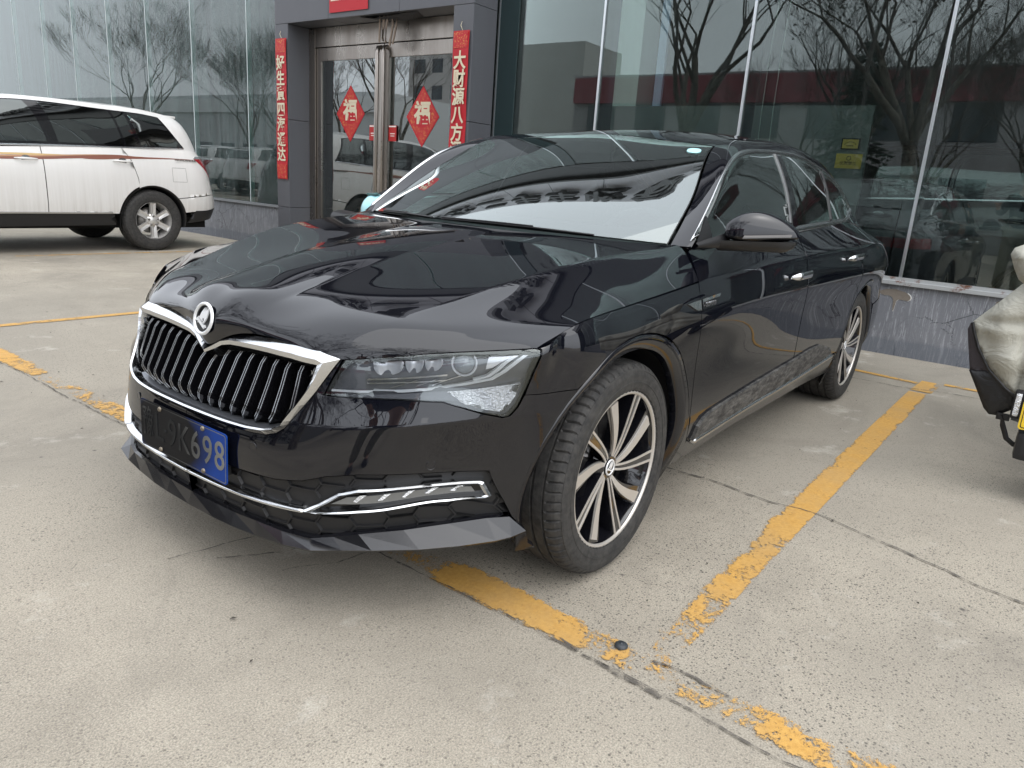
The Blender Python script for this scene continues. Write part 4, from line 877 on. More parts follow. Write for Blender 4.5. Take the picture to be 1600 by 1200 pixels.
# headlamps
SILV=mat('lamp_reflector',(.75,.76,.79),.25,.35);LGREY=mat('lamp_housing',(.16,.165,.18),.3,.3);LWH=mat('light_guide',(.86,.88,.9),.12,.0,.5);LTEX=mat('fluted_reflector',(.75,.76,.78),.12,.8)
_t=NT(LTEX);_t.bump(_t.noise(160,2,.6,vec=_t.map((1,.4,2))),1,.004)
LENS=M_carglass('lamp_lens',(.93,.95,.97),.02,.004)
PROJ=mat('projector_glass',(.75,.8,.85),.03,0,.8,trans=.6)
HLb=[(u*1.0,v) for u,v in HL]
for mr in(False,True):
    s=-1 if mr else 1;k=dict(mirror=mr)
    L_=panel('headlight',SIDE,[HL],LENS,SED,h=.03,th=.0,off=-.001,gap=.003,**k);S_(L_)
    def sub(o):o.matrix_parent_inverse=Matrix.Identity(4);return o
    sub(panel('lamp_housing',SIDE,[HL],LGREY,L_,h=.04,gap=0,th=-.035,off=-.034,**k))
    sub(strip('lamp_seal',SIDE,HL,[(0,.001),(.006,.0015),(.007,-.03)],PBLK,L_,closed=True,**k)) if 0 else None
    d1=[(.475,.206),(.555,.209),(.66,.2125),(.76,.2125),(.84,.207),(.878,.198),(.893,.175),(.905,.145),(.918,.108)]
    d2=[(.852,.196),(.873,.187),(.884,.165),(.893,.136),(.904,.105)]
    for d,w_ in((d1,.0042),(d2,.0035)):
        sub(strip('light_guide',SIDE,d,[(-w_,-.026),(-w_,-.012),(w_,-.012),(w_,-.026)],LWH,L_,h=.015,**k))
    sub(strip('chrome_bezel',SIDE,[(.56,.166),(.66,.17),(.80,.171)],[(-.003,-.03),(-.003,-.016),(.003,-.016),(.003,-.03)],CHR,L_,**k))
    sub(strip('chrome_bezel',SIDE,[(.56,.180),(.68,.186),(.80,.190)],[(-.002,-.03),(-.002,-.018),(.002,-.018),(.002,-.03)],CHR,L_,**k))
    for a,b in(((.62,.200),(.70,.180)),((.70,.201),(.77,.184)),((.76,.202),(.83,.180))):
        sub(strip('chrome_bezel',SIDE,[a,b],[(-.002,-.03),(-.001,-.02),(.001,-.02),(.002,-.03)],CHR,L_,**k))
    # low-beam cups
    for ua,ub in((.565,.635),(.645,.705),(.715,.775)):
        pl_=smooth_poly([(ua,.097),(ub,.094),(ub+.012,.115),(ub+.002,.152),(ua+.02,.157),(ua+.004,.13)],2,keep=(0,1));cc=np.array([(ua+ub)/2,.112]);w_=ub-ua
        sub(panel('reflector_cup',SIDE,[pl_],SILV,L_,h=.008,gap=0,th=.02,cv=[],cu=[],offf=lambda q,c=cc,w=w_:-.016-.016*np.clip(1-((q[:,0]-c[0])/(w*.55))**2,0,1)-.10*np.clip(q[:,1]-.11,0,1),**k))
    c0=SIDE.P([[.832,.130]])[0];n0=SIDE.N([[.832,.130]])[0]
    m_=MB();V=[];
    fr=frame((0,0,0),(-n0[1],n0[0],0),(0,0,1))
    m_.lathe([(0.0001,.0),(.010,-.001),(.018,-.006),(.024,-.013),(.027,-.024)],32,'z',sm=True);po=m_.obj('projector_lens',PROJ,L_)
    cc=c0-n0*.020;M4=frame(cc,(-n0[1],n0[0],0),np.cross(n0,(-n0[1],n0[0],0)));po.data.transform(M4);po.data.transform(Matrix.Diagonal((1,s,1,1)))
    m_=MB();m_.lathe([(.027,-.016),(.030,-.009),(.032,-.009),(.035,-.03)],32,'z');po=m_.obj('projector_ring',SILV,L_);po.data.transform(M4);po.data.transform(Matrix.Diagonal((1,s,1,1)))
    sub(panel('corner_reflector',SIDE,[[(.868,.093),(.905,.093),(.890,.13),(.878,.16),(.868,.165)]],SILV,L_,h=.02,gap=0,th=.02,off=-.024,cv=[],cu=[],**k))
    sub(panel('turn_signal',SIDE,[[(.80,.2265),(.86,.226),(.925,.221),(.924,.27),(.914,.323),(.885,.308),(.848,.28)]],LTEX,L_,h=.02,gap=0,th=.015,off=-.014,cv=[],cu=[],**k))
    sub(panel('lower_bar',SIDE,[[(.475,.2205),(.66,.222),(.80,.2225),(.835,.262),(.71,.2445),(.59,.2325)]],LGREY,L_,h=.03,gap=0,th=.015,off=-.008,cv=[],cu=[],**k))
# lower mesh
mp_=MT+MBt
MESHB=mat('mesh_plastic',(.011,.011,.012),.5)
S_(panel('lower_grille_backing',SIDE,[mp_],MESHB,SED,h=.03,join=True,gap=0,th=-.02,off=-.020,cv=[],cu=[]))
hx=MB();U0,V0=.078,.043
mpp=np.array(mp_);full=np.concatenate([mpp,(mpp[::-1]*[-1,1])]);fo=np.array(FU);fo2=inset(fo,-.006);fom=fo2*[-1,1]
def inside(q):
    q=np.atleast_2d(q);r=inpoly(full,q)&~inpoly(fo2,q)&~inpoly(fom,q);return r
seen=set()
for i in range(-22,23):
    for j in range(-3,6):
        c=np.array([i*U0*.75*1.5,.51+j*V0+(V0/2 if i%2 else 0)]);hex_=[c+[U0*.66,0],c+[U0*.46,V0/2],c+[-U0*.46,V0/2],c+[-U0*.66,0],c+[-U0*.46,-V0/2],c+[U0*.46,-V0/2]]
        for k in range(6):
            a,b=hex_[k],hex_[(k+1)%6];key=tuple(np.round((a+b)/2,3))
            if key in seen:continue
            seen.add(key);t=np.linspace(0,1,7)[:,None];S=a+(b-a)*t;ins=inside(S)
            run=[]
            for z in range(8):
                if z<7 and ins[z]:run.append(S[z])
                else:
                    if len(run)>1:
                        R_=np.array([run[0],(run[0]+run[-1])/2,run[-1]]);d=R_[-1]-R_[0];d/=np.linalg.norm(d);nn=np.array([-d[1],d[0]])
                        Vv=[]
                        for r_ in R_:
                            for o_,h_ in((-.0045,-.021),(-.0013,-.013),(.0013,-.013),(.0045,-.021)):
                                p_=r_+nn*o_;sg_=-1 if p_[0]<0 else 1;p_=np.array([abs(p_[0]),p_[1]]);Vv.append((SIDE.P(p_)[0]+SIDE.N(p_)[0]*h_)*[1,sg_,1])
                        hx.add(Vv,[(x*4+y,x*4+y+1,x*4+y+5,x*4+y+4) for x in range(2) for y in range(3)],0)
                    run=[]
S_(hx.obj('honeycomb_mesh',MESHB,SED))
for mr in(False,True):
    k=dict(mirror=mr)
    F_=strip('fog_light_frame',SIDE,FU,[(0,-.02),(.1,.004),(.5,.010),(.9,.006),(1,-.02)],CHR,SED,closed=True,inner=FI,**k);S_(F_)
    S_(panel('fog_light',SIDE,[FI],GBLK,SED,h=.03,gap=0,th=0,off=-.012,cv=[],cu=[],**k))
    fl=[(.520,.5775),(.56,.5560),(.68,.5420),(.80,.5370),(.872,.5300),(.880,.5420),(.80,.5560),(.686,.5640),(.59,.5720)]
    o=panel('fog_lamp_lens',SIDE,[fl],mat('fog_reflector',(.25,.26,.27),.18,.7) if not mr else bpy.data.materials['fog_reflector'],SED,h=.02,gap=0,th=.006,off=-.006,cv=[],cu=[],**k);S_(o)
    for i in range(5):
        u=.575+i*.062;v=.5655-i*.0055;pp=[(u,v),(u+.016,v-.017+i*.0006),(u+.034,v-.019+i*.0006),(u+.010,v+.001)]
        x=panel('led_facet',SIDE,[pp],LTEX,o,h=.02,gap=0,th=.003,off=-.003,cv=[],cu=[],**k)
    S_(strip('lower_chrome_strip',SIDE,[(0,.612),(.15,.6115),(.25,.610),(.34,.607),(.41,.605),(.452,.6035)],[(-.0062,-.02),(-.004,.004),(.001,.008),(.005,.004),(.0062,-.02)],CHR,SED,smooth=True,**k))
    for u_,v_ in((.29,.459),(.767,.4624)):
        p=SIDE.P([[u_,v_]])[0];n=SIDE.N([[u_,v_]])[0];r=MB().lathe([(.0105,.0003),(.0112,.0012),(.0128,.0012),(.0132,.0)],28,'z').add([(.0105*math.cos(t*.2244),.0105*math.sin(t*.2244),.0008) for t in range(28)],[tuple(range(28))])
        o=r.obj('parking_sensor',BLK,SED,fix=False);o.data.transform(frame(p,(-n[1],n[0],0),(0,0,1)));o.data.transform(Matrix.Diagonal((1,-1 if mr else 1,1,1)));S_(o)
# splitter
Tu=[0,.12,.20,.287,.38,.464,.524,.585,.705,.8245,.8945,.935,.978];Tv=[.673,.673,.673,.670,.673,.677,.664,.653,.648,.638,.607,.590,.642]
lead=[(.868,0,.207),(.866,.12,.207),(.862,.20,.208),(.852,.30,.211),(.840,.40,.217),(.821,.487,.226),(.770,.547,.229),(.722,.602,.231),(.640,.688,.235),(.560,.757,.241),(.488,.815,.250),(.450,.838,.256),(.405,.852,.262)]
sp=MB();Tt=SIDE.P(np.array(list(zip(Tu,Tv))));V=[]
for i in range(13):
    t=Tt[i];l=np.array(lead[i]);n=SIDE.N([[Tu[i],.62]])[0]*[1,1,0];n/=np.linalg.norm(n)
    inn=t-n*.03+[0,0,.004];V+=[inn,t-n*.008+[0,0,.003],t+n*.0015,l,l-n*.008+[0,0,-.008],l-n*.10+[0,0,-.026],l-n*.30+[0,0,-.03]]
F=[(i*7+j,i*7+j+1,(i+1)*7+j+1,(i+1)*7+j) for i in range(12) for j in range(6)]
sp.add(V,F).add(np.array(V)*[1,-1,1],[f[::-1] for f in F]);S_(sp.obj('front_splitter',BLK,SED,weld=1e-4))
b=MB();b.b(-.45,.52,-.55,.55,.175,.19);S_(b.obj('undertray',PBLK,SED))
# number plate
PC=np.array([.876,0,.404]);up=np.array([.027,0,1.]);up/=np.linalg.norm(up);up=np.array([-.10*.27,0,1.]);up/=np.linalg.norm(up)
PM=frame(PC,(0,1,0),up)
def M_plate(mm):return PM
PLB=mat('plate_blue',(.012,.075,.34),.5,0,.15);PLW=mat('plate_characters',(.62,.63,.62),.6,0,.15)
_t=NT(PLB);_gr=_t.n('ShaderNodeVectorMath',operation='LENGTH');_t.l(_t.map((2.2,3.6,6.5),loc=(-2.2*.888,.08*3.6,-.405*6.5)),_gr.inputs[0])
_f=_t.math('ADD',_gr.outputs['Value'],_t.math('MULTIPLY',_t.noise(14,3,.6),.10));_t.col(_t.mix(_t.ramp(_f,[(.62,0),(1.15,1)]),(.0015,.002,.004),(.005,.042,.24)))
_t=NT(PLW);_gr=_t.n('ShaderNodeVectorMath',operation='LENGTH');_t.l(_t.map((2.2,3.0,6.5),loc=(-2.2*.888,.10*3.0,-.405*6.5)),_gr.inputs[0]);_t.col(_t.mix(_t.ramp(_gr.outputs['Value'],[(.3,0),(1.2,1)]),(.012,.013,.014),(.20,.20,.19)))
pb=MB();bm_=[(-.22,-.07),(.22,-.07),(.22,.07),(-.22,.07)]
def rrect(w,h,r,n=5):
    o=[]
    for cx,cy,a0 in((w-r,h-r,0),(-w+r,h-r,90),(-w+r,-h+r,180),(w-r,-h+r,270)):
        for k in range(n+1):
            a=math.radians(a0+90*k/n);o.append((cx+r*math.cos(a),cy+r*math.sin(a)))
    return o
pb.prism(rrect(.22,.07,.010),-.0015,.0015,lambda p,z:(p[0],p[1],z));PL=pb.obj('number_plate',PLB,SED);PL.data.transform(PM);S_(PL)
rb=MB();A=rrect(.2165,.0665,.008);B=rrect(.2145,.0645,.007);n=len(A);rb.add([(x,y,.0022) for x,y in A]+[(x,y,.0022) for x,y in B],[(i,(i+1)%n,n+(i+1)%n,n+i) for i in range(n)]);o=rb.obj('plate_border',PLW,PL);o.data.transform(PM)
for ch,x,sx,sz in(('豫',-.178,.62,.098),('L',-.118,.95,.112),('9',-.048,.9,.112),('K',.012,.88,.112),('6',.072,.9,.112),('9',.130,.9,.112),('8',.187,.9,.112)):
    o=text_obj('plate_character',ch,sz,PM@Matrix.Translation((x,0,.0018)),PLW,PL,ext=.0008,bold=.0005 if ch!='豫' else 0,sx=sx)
dt=MB().lathe([(0.0001,.003),(.0045,.003),(.005,.0015)],14,'z');o=dt.obj('plate_dot',PLW,PL);o.data.transform(PM@Matrix.Translation((-.083,0,0)))
SCR=mat('rusty_screw',(.22,.19,.15),.5,.8)
for x,y in((-.11,-.06),(.11,-.06),(-.11,.06),(.11,.06)):
    dt=MB().lathe([(0.0001,.0075),(.004,.007),(.0065,.005),(.0075,.0015)],12,'z');o=dt.obj('plate_screw',SCR,PL);o.data.transform(PM@Matrix.Translation((x,y,0)))
b=MB();b.b(-.19,.19,-.055,.055,-.03,-.0016);o=b.obj('plate_holder',PBLK,SED);o.data.transform(PM);S_(o)
# mirrors
def mirror_(s):
    def bod(u,v,cx0,cx1,zt,zb,flat=0):
        # u along y 0..1, v round the section
        y=.895+.205*u;c=(4*u*(1-u))**.42 if 0<u<1 else 0
        f=math.sqrt(max(0,1-(2*u-1)**2*.0))
        prof=math.sin(math.pi*min(1,.07+.93*u))**.52 if 0<u<1 else 0
        xc=-.612-.125*u;zc=1.028+.006*u;rz=(.094-.030*u)*prof*(1 if v<.5 else .30);rx=.070*prof*(1-.25*u)
        a=2*math.pi*v;x=math.copysign(abs(math.cos(a))**.8,math.cos(a))*rx;z=math.copysign(abs(math.sin(a))**.85,math.sin(a))*rz
        return xc,y,zc,x,z
    R_=empty('door_mirror',(0,0,0));R_.parent=SED;S_(R_)
    def part(name,m,a0,a1,sc=1.0,nu=26,nv=20):
        mb=MB()
        def fn(u,v):
            u=.002+.996*u;xc,y,zc,x,z=bod(u,(a0+(a1-a0)*v)/360,0,0,0,0);return (xc+x*sc,s*(1.0+(y-1.0)*(1 if sc==1 else sc)),zc+z*sc)
        mb.grid(fn,nu,nv);return mb.obj(name,m,R_)
    part('mirror_cap',BLK,-2,182,1.0);part('mirror_band',GBLK,182,358,.985)
    # lower shell and arm
    mb=MB()
    def lo(u,v):
        y=.862+.232*u;pr=min(1,u/.05+.55)*min(1,((1.001-u)/.14))**.5;a=math.pi+math.pi*v
        xc=-.602-.125*u;zc=1.018+.012*u-.0*u;return (xc+math.cos(a)*(.052*pr),s*y,zc-.012+math.sin(a)*(.030*pr+.006))
    mb.grid(lo,22,14);mb.grid(lambda u,v:(lo(u,0)[0]*(1-v)+lo(u,1)[0]*v,lo(u,0)[1],lo(u,0)[2]),22,3);mb.obj('mirror_base',PBLK,R_)
    mb=MB();mb.grid(lambda u,v:((-.548-.012*v)-.125*u-.003*math.sin(3.14*v),s*(.97+.118*u),1.022+.010*v+.012*u),12,3);mb.obj('indicator',mat('indicator_lens',(.03,.026,.024),.15) if s==1 else bpy.data.materials['indicator_lens'],R_)
    mb=MB();P=[(-.50,.862,.992),(-.56,.875,1.0),(-.62,.90,1.015)]
    mb.grid(lambda u,v:((-.44-.18*u)+.0*v,s*(.857+.035*u+.010*math.sin(3.14*v)),.986+.012*u+(.035*(v-.3))*(.5+u)),8,6);mb.obj('mirror_foot',PBLK,R_)
    mb=MB();mb.add([(-.455,s*.853,.992),(-.60,s*.857,.992),(-.60,s*.815,1.082),(-.575,s*.818,1.082)],[(0,1,2,3)]);mb.obj('mirror_sail',PBLK,R_)
    mb=MB();mb.box((-.735,s*.99,1.045),(.004,.15,.07),Matrix.Rotation(s*.55,3,'Z'),bev=.0);mb.obj('mirror_glass',SDG,R_)
mirror_(1);mirror_(-1)
_fm=[c for c in SED.children if c.name.startswith('door_mirror')][-1];_fm.matrix_local=Matrix.Translation((-.56,-.87,0))@Matrix.Rotation(math.radians(-48),4,'Z')@Matrix.Translation((.56,.87,0))
# handles, side badge
for (u0,u1,v0,D_) in((2.73,2.95,.160,FD),(3.70,3.93,.141,RD)):
    for i,mr in enumerate((False,True)):
        s=-1 if mr else 1;P0=SIDE.P([[u0,v0]])[0];P1=SIDE.P([[u1,v0]])[0];n=SIDE.N([[(u0+u1)/2,v0]])[0]
        mb=MB()
        def hf(u,v):
            p=P0+(P1-P0)*u;e=min(1,u/.12)*min(1,(1-u)/.10);a=2*math.pi*v;o=.006+.030*(min(1,u/.15)*min(1,(1-u)/.12))**.6
            q=p+n*(o+.006*math.cos(a)*(.4+.6*e**.5))+np.array([0,0,1])*(.016*math.sin(a)*(.35+.65*e**.5));return (q[0],s*q[1],q[2])
        mb.grid(hf,20,13);o=mb.obj('door_handle',CHR,D_[i]);
        cup=panel('handle_recess',SIDE,[smooth_poly([(u0+.03,v0-.022),(u0+.15,v0-.028),(u0+.17,v0+.02),(u0+.03,v0+.022)],2)],GBLK,D_[i],h=.03,gap=0,th=0,off=.0012,cv=[],cu=[],mirror=mr)
for mr in(False,True):
    s=-1 if mr else 1
    S_(panel('side_badge',SIDE,[[(1.765,.149),(1.884,.147),(1.884,.180),(1.85,.178)]],CHR,SED,h=.03,gap=0,th=.004,off=.006,cv=[],cu=[],mirror=mr))
    S_(panel('side_badge_backing',SIDE,[[(1.897,.147),(2.05,.144),(2.02,.178),(1.905,.183)]],GBLK,SED,h=.03,gap=0,th=.003,off=.003,cv=[],cu=[],mirror=mr))
    S_(panel('side_badge_bar',SIDE,[[(1.897,.147),(2.05,.144),(2.04,.153),(1.90,.157)]],CHR,SED,h=.03,gap=0,th=.003,off=.006,cv=[],cu=[],mirror=mr))
    p=SIDE.P([[1.965,.168]])[0];n=SIDE.N([[1.965,.168]])[0]
    if not mr:
        o=text_obj('badge_lettering','SUPERB',.020,frame(p+n*.006,(-1,0,0.02),(0,0,1)),CHR,SED,ext=.001,bold=.0006,sx=1.25);S_(o)
# ---------------------------------------------------------------- sedan wheels
def M_tyre():
    m=mat('tyre_rubber',(.022,.022,.022),.75);t=NT(m)
    n=t.noise(40,5,.7);c=t.mix(t.ramp(n,[(.35,0),(.75,1)]),(.014,.014,.014),(.055,.052,.048));t.col(c);t.bump(t.noise(180,3,.6),.3,.002);return m
TYRE=M_tyre();RIMB=mat('gloss_black_alloy',(.006,.006,.008),.12,0,.5,1,.03);RIMS=mat('machined_alloy',(.56,.53,.49),.34,.55)
STEELD=mat('brake_disc_steel',(.25,.24,.23),.4,.9);CAL=mat('brake_caliper',(.09,.09,.095),.5,.5)
def tyre_mesh(prof,n,nslots,slotrng,name='tyre',depth=.0065,txt=True):
    V=[];F=[];m=len(prof)
    for k in range(n):
        a=2*math.pi*k/n;sl=(k%(n//nslots))==0
        for r,h in prof:
            rr=r-(depth if sl and slotrng[0]<abs(h)<slotrng[1] else 0);V.append((rr*math.cos(a+ (abs(h)*.5)),h,rr*math.sin(a+abs(h)*.5)))
    for k in range(n):
        j=(k+1)%n
        for i in range(m-1):F.append((k*m+i,k*m+i+1,j*m+i+1,j*m+i))
    mb=MB();mb.add(V,F,0,False);return mb
hp=[(.2445,.098),(.2455,.104),(.248,.111),(.256,.114),(.272,.1165),(.2721,.1175),(.276,.1175),(.2765,.1165),(.295,.1165),(.308,.113),(.3085,.1145),(.314,.112),(.3145,.110),(.322,.104),(.3275,.097),(.3305,.089),(.3322,.080),(.3330,.071),(.3331,.0655),(.3260,.065),(.3260,.0585),(.3338,.058),(.334,.040),(.334,.028),(.3265,.0275),(.3265,.0195),(.334,.019),(.334,.0)]
tprof=hp+[(r,-h) for r,h in hp[::-1][1:]]
def ribbon(mb,ths,rs,offs,hs,depth,mi=0,hoff=0):
    """radial blade: at radius r, angle th, spans tangential offsets offs[i]=(a,b); face height hs"""
    V=[];n=len(rs)
    for th,r,(a,b),h in zip(ths,rs,offs,hs):
        er=np.array([math.cos(th),0,math.sin(th)]);et=np.array([-math.sin(th),0,math.cos(th)])
        for o,z in((a,h-depth),(a,h),(b,h),(b,h-depth)):V.append(er*r+et*o+np.array([0,z+hoff,0]))
    F=[(i*4+j,i*4+(j+1)%4,(i+1)*4+(j+1)%4,(i+1)*4+j) for i in range(n-1) for j in range(4)]+[(0,1,2,3),(n*4-1,n*4-2,n*4-3,n*4-4)]
    mb.add(V,F,mi,False)
_wc={}
def sedan_wheel(loc,s,spin,steer=0):
    w=empty('wheel',loc);w.parent=SED
    w.rotation_euler=(0,spin,0) if s>0 else (0,spin,math.pi)
    if not _wc:
        _wc['tyre']=tyre_mesh(tprof,432,72,(.068,.108)).mesh('tyre')
        b=MB();b.lathe([(.2452,.096),(.2455,.103),(.244,.1065),(.2395,.107),(.2355,.105),(.234,.099)],96);b.lathe([(.233,.0975),(.228,.085),(.222,.05),(.205,.02),(.205,-.08),(.222,-.10),(.24,-.104)],96,mi=1)
        V=b
        A=[math.radians(x) for x in range(0,360,72)];RS=np.linspace(.034,.236,14)
        for k in range(5):
            th=A[k];tw=math.radians(10)
            ths=[th+tw*(1-(r-.034)/.202)**1.5 for r in RS];hs=[.078+.024*((r-.034)/.202)**.7 for r in RS]
            wA=[.009+.010*((r-.034)/.202) for r in RS]
            ribbon(b,ths,RS,[(-x-.002,x+.002) for x in wA],hs,.045,1,-.0025)
            ribbon(b,ths,RS,[(-x-.001,-x+.0055+.001*i*.1) for i,x in enumerate(wA)],hs,.006,0)
            ribbon(b,ths,RS,[(x-.0055-.001*i*.1,x+.001) for i,x in enumerate(wA)],hs,.006,0)
            th=A[k]-math.radians(35);R2=np.linspace(.036,.222,14)
            ths=[th+math.radians(22)*(1-(r-.036)/.186)**1.3 for r in R2];hs=[.078+.020*((r-.036)/.186)**.7 for r in R2]
            wB=[.0045+.015*((r-.036)/.186)**.8 for r in R2]
            ribbon(b,ths,R2,[(-x,x) for x in wB],hs,.006,0)
            R3=np.linspace(.036,.236,14);ths3=[th+math.radians(22)*(1-min(1,(r-.036)/.186))**1.3 for r in R3];hs3=[.078+.023*((r-.036)/.20)**.7 for r in R3];wC=[.006+.016*((r-.036)/.2)**.8 for r in R3]
            ribbon(b,ths3,R3,[(-x-.018*(r/.236),x+.002) for x,r in zip(wC,R3)],[h-.006-.012*0 for h in hs3],.045,1,-.001)
        b.lathe([(.0001,.076),(.03,.076),(.040,.078),(.048,.070),(.060,.045)],40,mi=1)
        _wc['rim']=b.mesh('rim')
        d=MB();d.lathe([(.05,.030),(.075,.030),(.078,.012),(.150,.012),(.150,-.010),(.06,-.010)],48);_wc['disc']=d.mesh('disc')
        c=MB();V=[]
        for a in np.linspace(-32,32,9):
            for r,h in((.095,.035),(.158,.035),(.163,.02),(.163,-.03),(.095,-.03)):
                t=math.radians(a);V.append((r*math.cos(t),h,r*math.sin(t)))
        c.add(V,[(i*5+j,i*5+(j+1)%5,(i+1)*5+(j+1)%5,(i+1)*5+j) for i in range(8) for j in range(5)]+[(0,1,2,3,4),(44,43,42,41,40)]);_wc['cal']=c.mesh('cal')
        bl=MB();bl.lathe([(.0001,.064),(.006,.064),(.0085,.062),(.009,.04)],6);_wc['bolt']=bl.mesh('bolt')
    link('tyre',_wc['tyre'],TYRE if not _wc['tyre'].materials else [],w)
    link('rim',_wc['rim'],[RIMS,RIMB] if not _wc['rim'].materials else [],w)
    link('brake_disc',_wc['disc'],STEELD if not _wc['disc'].materials else [],w)
    o=link('brake_caliper',_wc['cal'],CAL if not _wc['cal'].materials else [],w);o.rotation_euler=(0,-spin+(math.pi if s>0 else 0)+.2,0)
    for k in range(5):
        o=link('wheel_bolt',_wc['bolt'],STEELD if not _wc['bolt'].materials else [],w);a=math.radians(72*k+50);o.location=(.056*math.cos(a),0,.056*math.sin(a))
    lg=logo(.026,'hub_cap',frame((0,.0785,0),(-1,0,0),(0,0,1))@Matrix.Rotation(-spin,4,'Z'),w)
    S_(w);return w
sedan_wheel((0,.787,.334),1,math.radians(-76+180-0));sedan_wheel((0,-.787,.334),-1,.3);sedan_wheel((-2.841,.786,.334),1,math.radians(40));sedan_wheel((-2.841,-.786,.334),-1,.9)
# cabin
FAB=mat('dark_seat_fabric',(.02,.02,.022),.8);DSH=mat('dashboard_plastic',(.10,.11,.115),.6)
def seat(x,y):
    b=MB();b.box((x,y,.52),(.50,.50,.16),bev=.05);b.box((x-.30,y,.82),(.14,.48,.58),Matrix.Rotation(math.radians(-14),3,'Y'),bev=.06);b.box((x-.40,y,1.17),(.09,.26,.17),Matrix.Rotation(math.radians(-8),3,'Y'),bev=.035);b.tube([(x-.37,y-.05,1.04),(x-.39,y-.05,1.14)],.007,6);b.tube([(x-.37,y+.05,1.04),(x-.39,y+.05,1.14)],.007,6);S_(b.obj('seat',FAB,SED))
seat(-1.25,.37);seat(-1.25,-.37)
b=MB();b.box((-2.25,0,.50),(.50,1.30,.18),bev=.05);b.box((-2.60,0,.82),(.16,1.28,.58),Matrix.Rotation(math.radians(-20),3,'Y'),bev=.06);S_(b.obj('rear_seat',FAB,SED))
b=MB();b.grid(lambda u,v:(-.36-.10*(2*v-1)**2-.50*u,.70*(2*v-1),.945+.015*math.sin(u*3)-.10*max(0,u-.75)*4-.0*v),14,15);b.box((-.80,0,.78),(.12,1.36,.22),bev=.03);S_(b.obj('dashboard',DSH,SED))
b=MB();ring=[(0,.185*math.cos(t*.2618),.185*math.sin(t*.2618)) for t in range(24)];b.tube(ring,.015,8,closed=True);b.box((0,0,0),(.05,.13,.11),bev=.02);b.box((0,0,-.02),(.02,.34,.035),bev=.008);o=b.obj('steering_wheel',FAB,SED);o.data.transform(Matrix.Translation((-.93,.37,.90))@Matrix.Rotation(math.radians(-22),4,'Y'));S_(o)
b=MB();b.tube([(-.92,.37,.9),(-.75,.37,.82)],.03,8);S_(b.obj('steering_column',FAB,SED))
b=MB();b.box((-1.12,0,1.272),(.03,.24,.07),bev=.02);b.tube([(-1.11,0,1.30),(-1.09,0,1.335)],.012,6);S_(b.obj('rear_view_mirror',PBLK,SED))
# sticker and wipers
S_(panel('windscreen_sticker',TOP,[smooth_poly([(.528,.895),(.600,.905),(.602,.845),(.530,.838)],1)],mat('pale_blue_sticker',(.42,.75,.78),.5),SED,h=.05,gap=0,th=.001,off=.0035))
for pts in([(.46,.012),(.28,.016),(.10,.014),(-.10,.008)],[(-.16,.010),(-.32,.016),(-.52,.012)]):
    P=TOP.P(np.array(pts));N_=TOP.N(np.array(pts));b=MB();b.tube(P+N_*.004,.0035,6,sx=2.0);b.tube(P[1:]+N_[1:]*.010,.003,6);S_(b.obj('wiper',PBLK,SED))
b=MB();b.grid(lambda u,v:tuple(TOP.P([[(-.62+1.24*u),(-.10+.10*v)]])[0]+np.array([.015,0,-.006])),24,4);S_(b.obj('scuttle_panel',PBLK,SED))
# ---------------------------------------------------------------- white suv (local frame: rear axle at the origin, x forward, y left)
_R=[ # columns front centre .. rear centre ; rows: belt/hood line, shoulder, mid, low, bottom
[(3.66,0,1.0),(3.70,0,.92),(3.76,0,.66),(3.74,0,.42),(3.68,0,.26)],
[(3.58,.45,1.0),(3.62,.46,.92),(3.70,.48,.66),(3.68,.48,.42),(3.62,.47,.26)],
[(3.34,.76,1.02),(3.38,.80,.94),(3.46,.83,.68),(3.44,.82,.42),(3.40,.80,.27)],
[(3.05,.84,1.04),(3.08,.90,.95),(3.12,.935,.68),(3.12,.93,.43),(3.12,.90,.28)],
[(2.79,.86,1.06),(2.79,.915,.97),(2.79,.955,.70),(2.79,.945,.44),(2.79,.91,.29)],
[(2.2,.87,1.10),(2.2,.92,1.0),(2.2,.955,.72),(2.2,.945,.45),(2.2,.91,.29)],
[(1.2,.875,1.175),(1.2,.925,1.04),(1.2,.955,.74),(1.2,.945,.46),(1.2,.91,.30)],
[(.2,.87,1.225),(.2,.92,1.08),(.2,.955,.76),(.2,.945,.47),(.2,.91,.31)],
[(-.35,.85,1.25),(-.35,.905,1.10),(-.35,.945,.78),(-.35,.935,.50),(-.35,.90,.33)],
[(-.64,.80,1.25),(-.70,.87,1.10),(-.76,.91,.78),(-.78,.905,.52),(-.74,.87,.38)],
[(-.76,.60,1.24),(-.82,.70,1.10),(-.90,.74,.78),(-.93,.74,.54),(-.88,.72,.40)],
[(-.78,0,1.24),(-.84,0,1.10),(-.95,0,.78),(-1.0,0,.54),(-.94,0,.40)]]
def _suv_side():
    G=np.array(_R,float);m=np.array([1,-1,1]);n=len(G);d=np.linalg.norm(np.diff(G[:,2],axis=0),axis=1);u=np.concatenate([[0],np.cumsum(d)])
    G=np.concatenate([G[2:0:-1]*m,G,G[-2:-4:-1]*m]);u2=np.concatenate([-u[2:0:-1],u,2*u[-1]-u[-2:-4:-1]])
    return Patch(G,u2,[0,.13,.40,.70,.86],sg=-1),u
VS,VU=_suv_side()
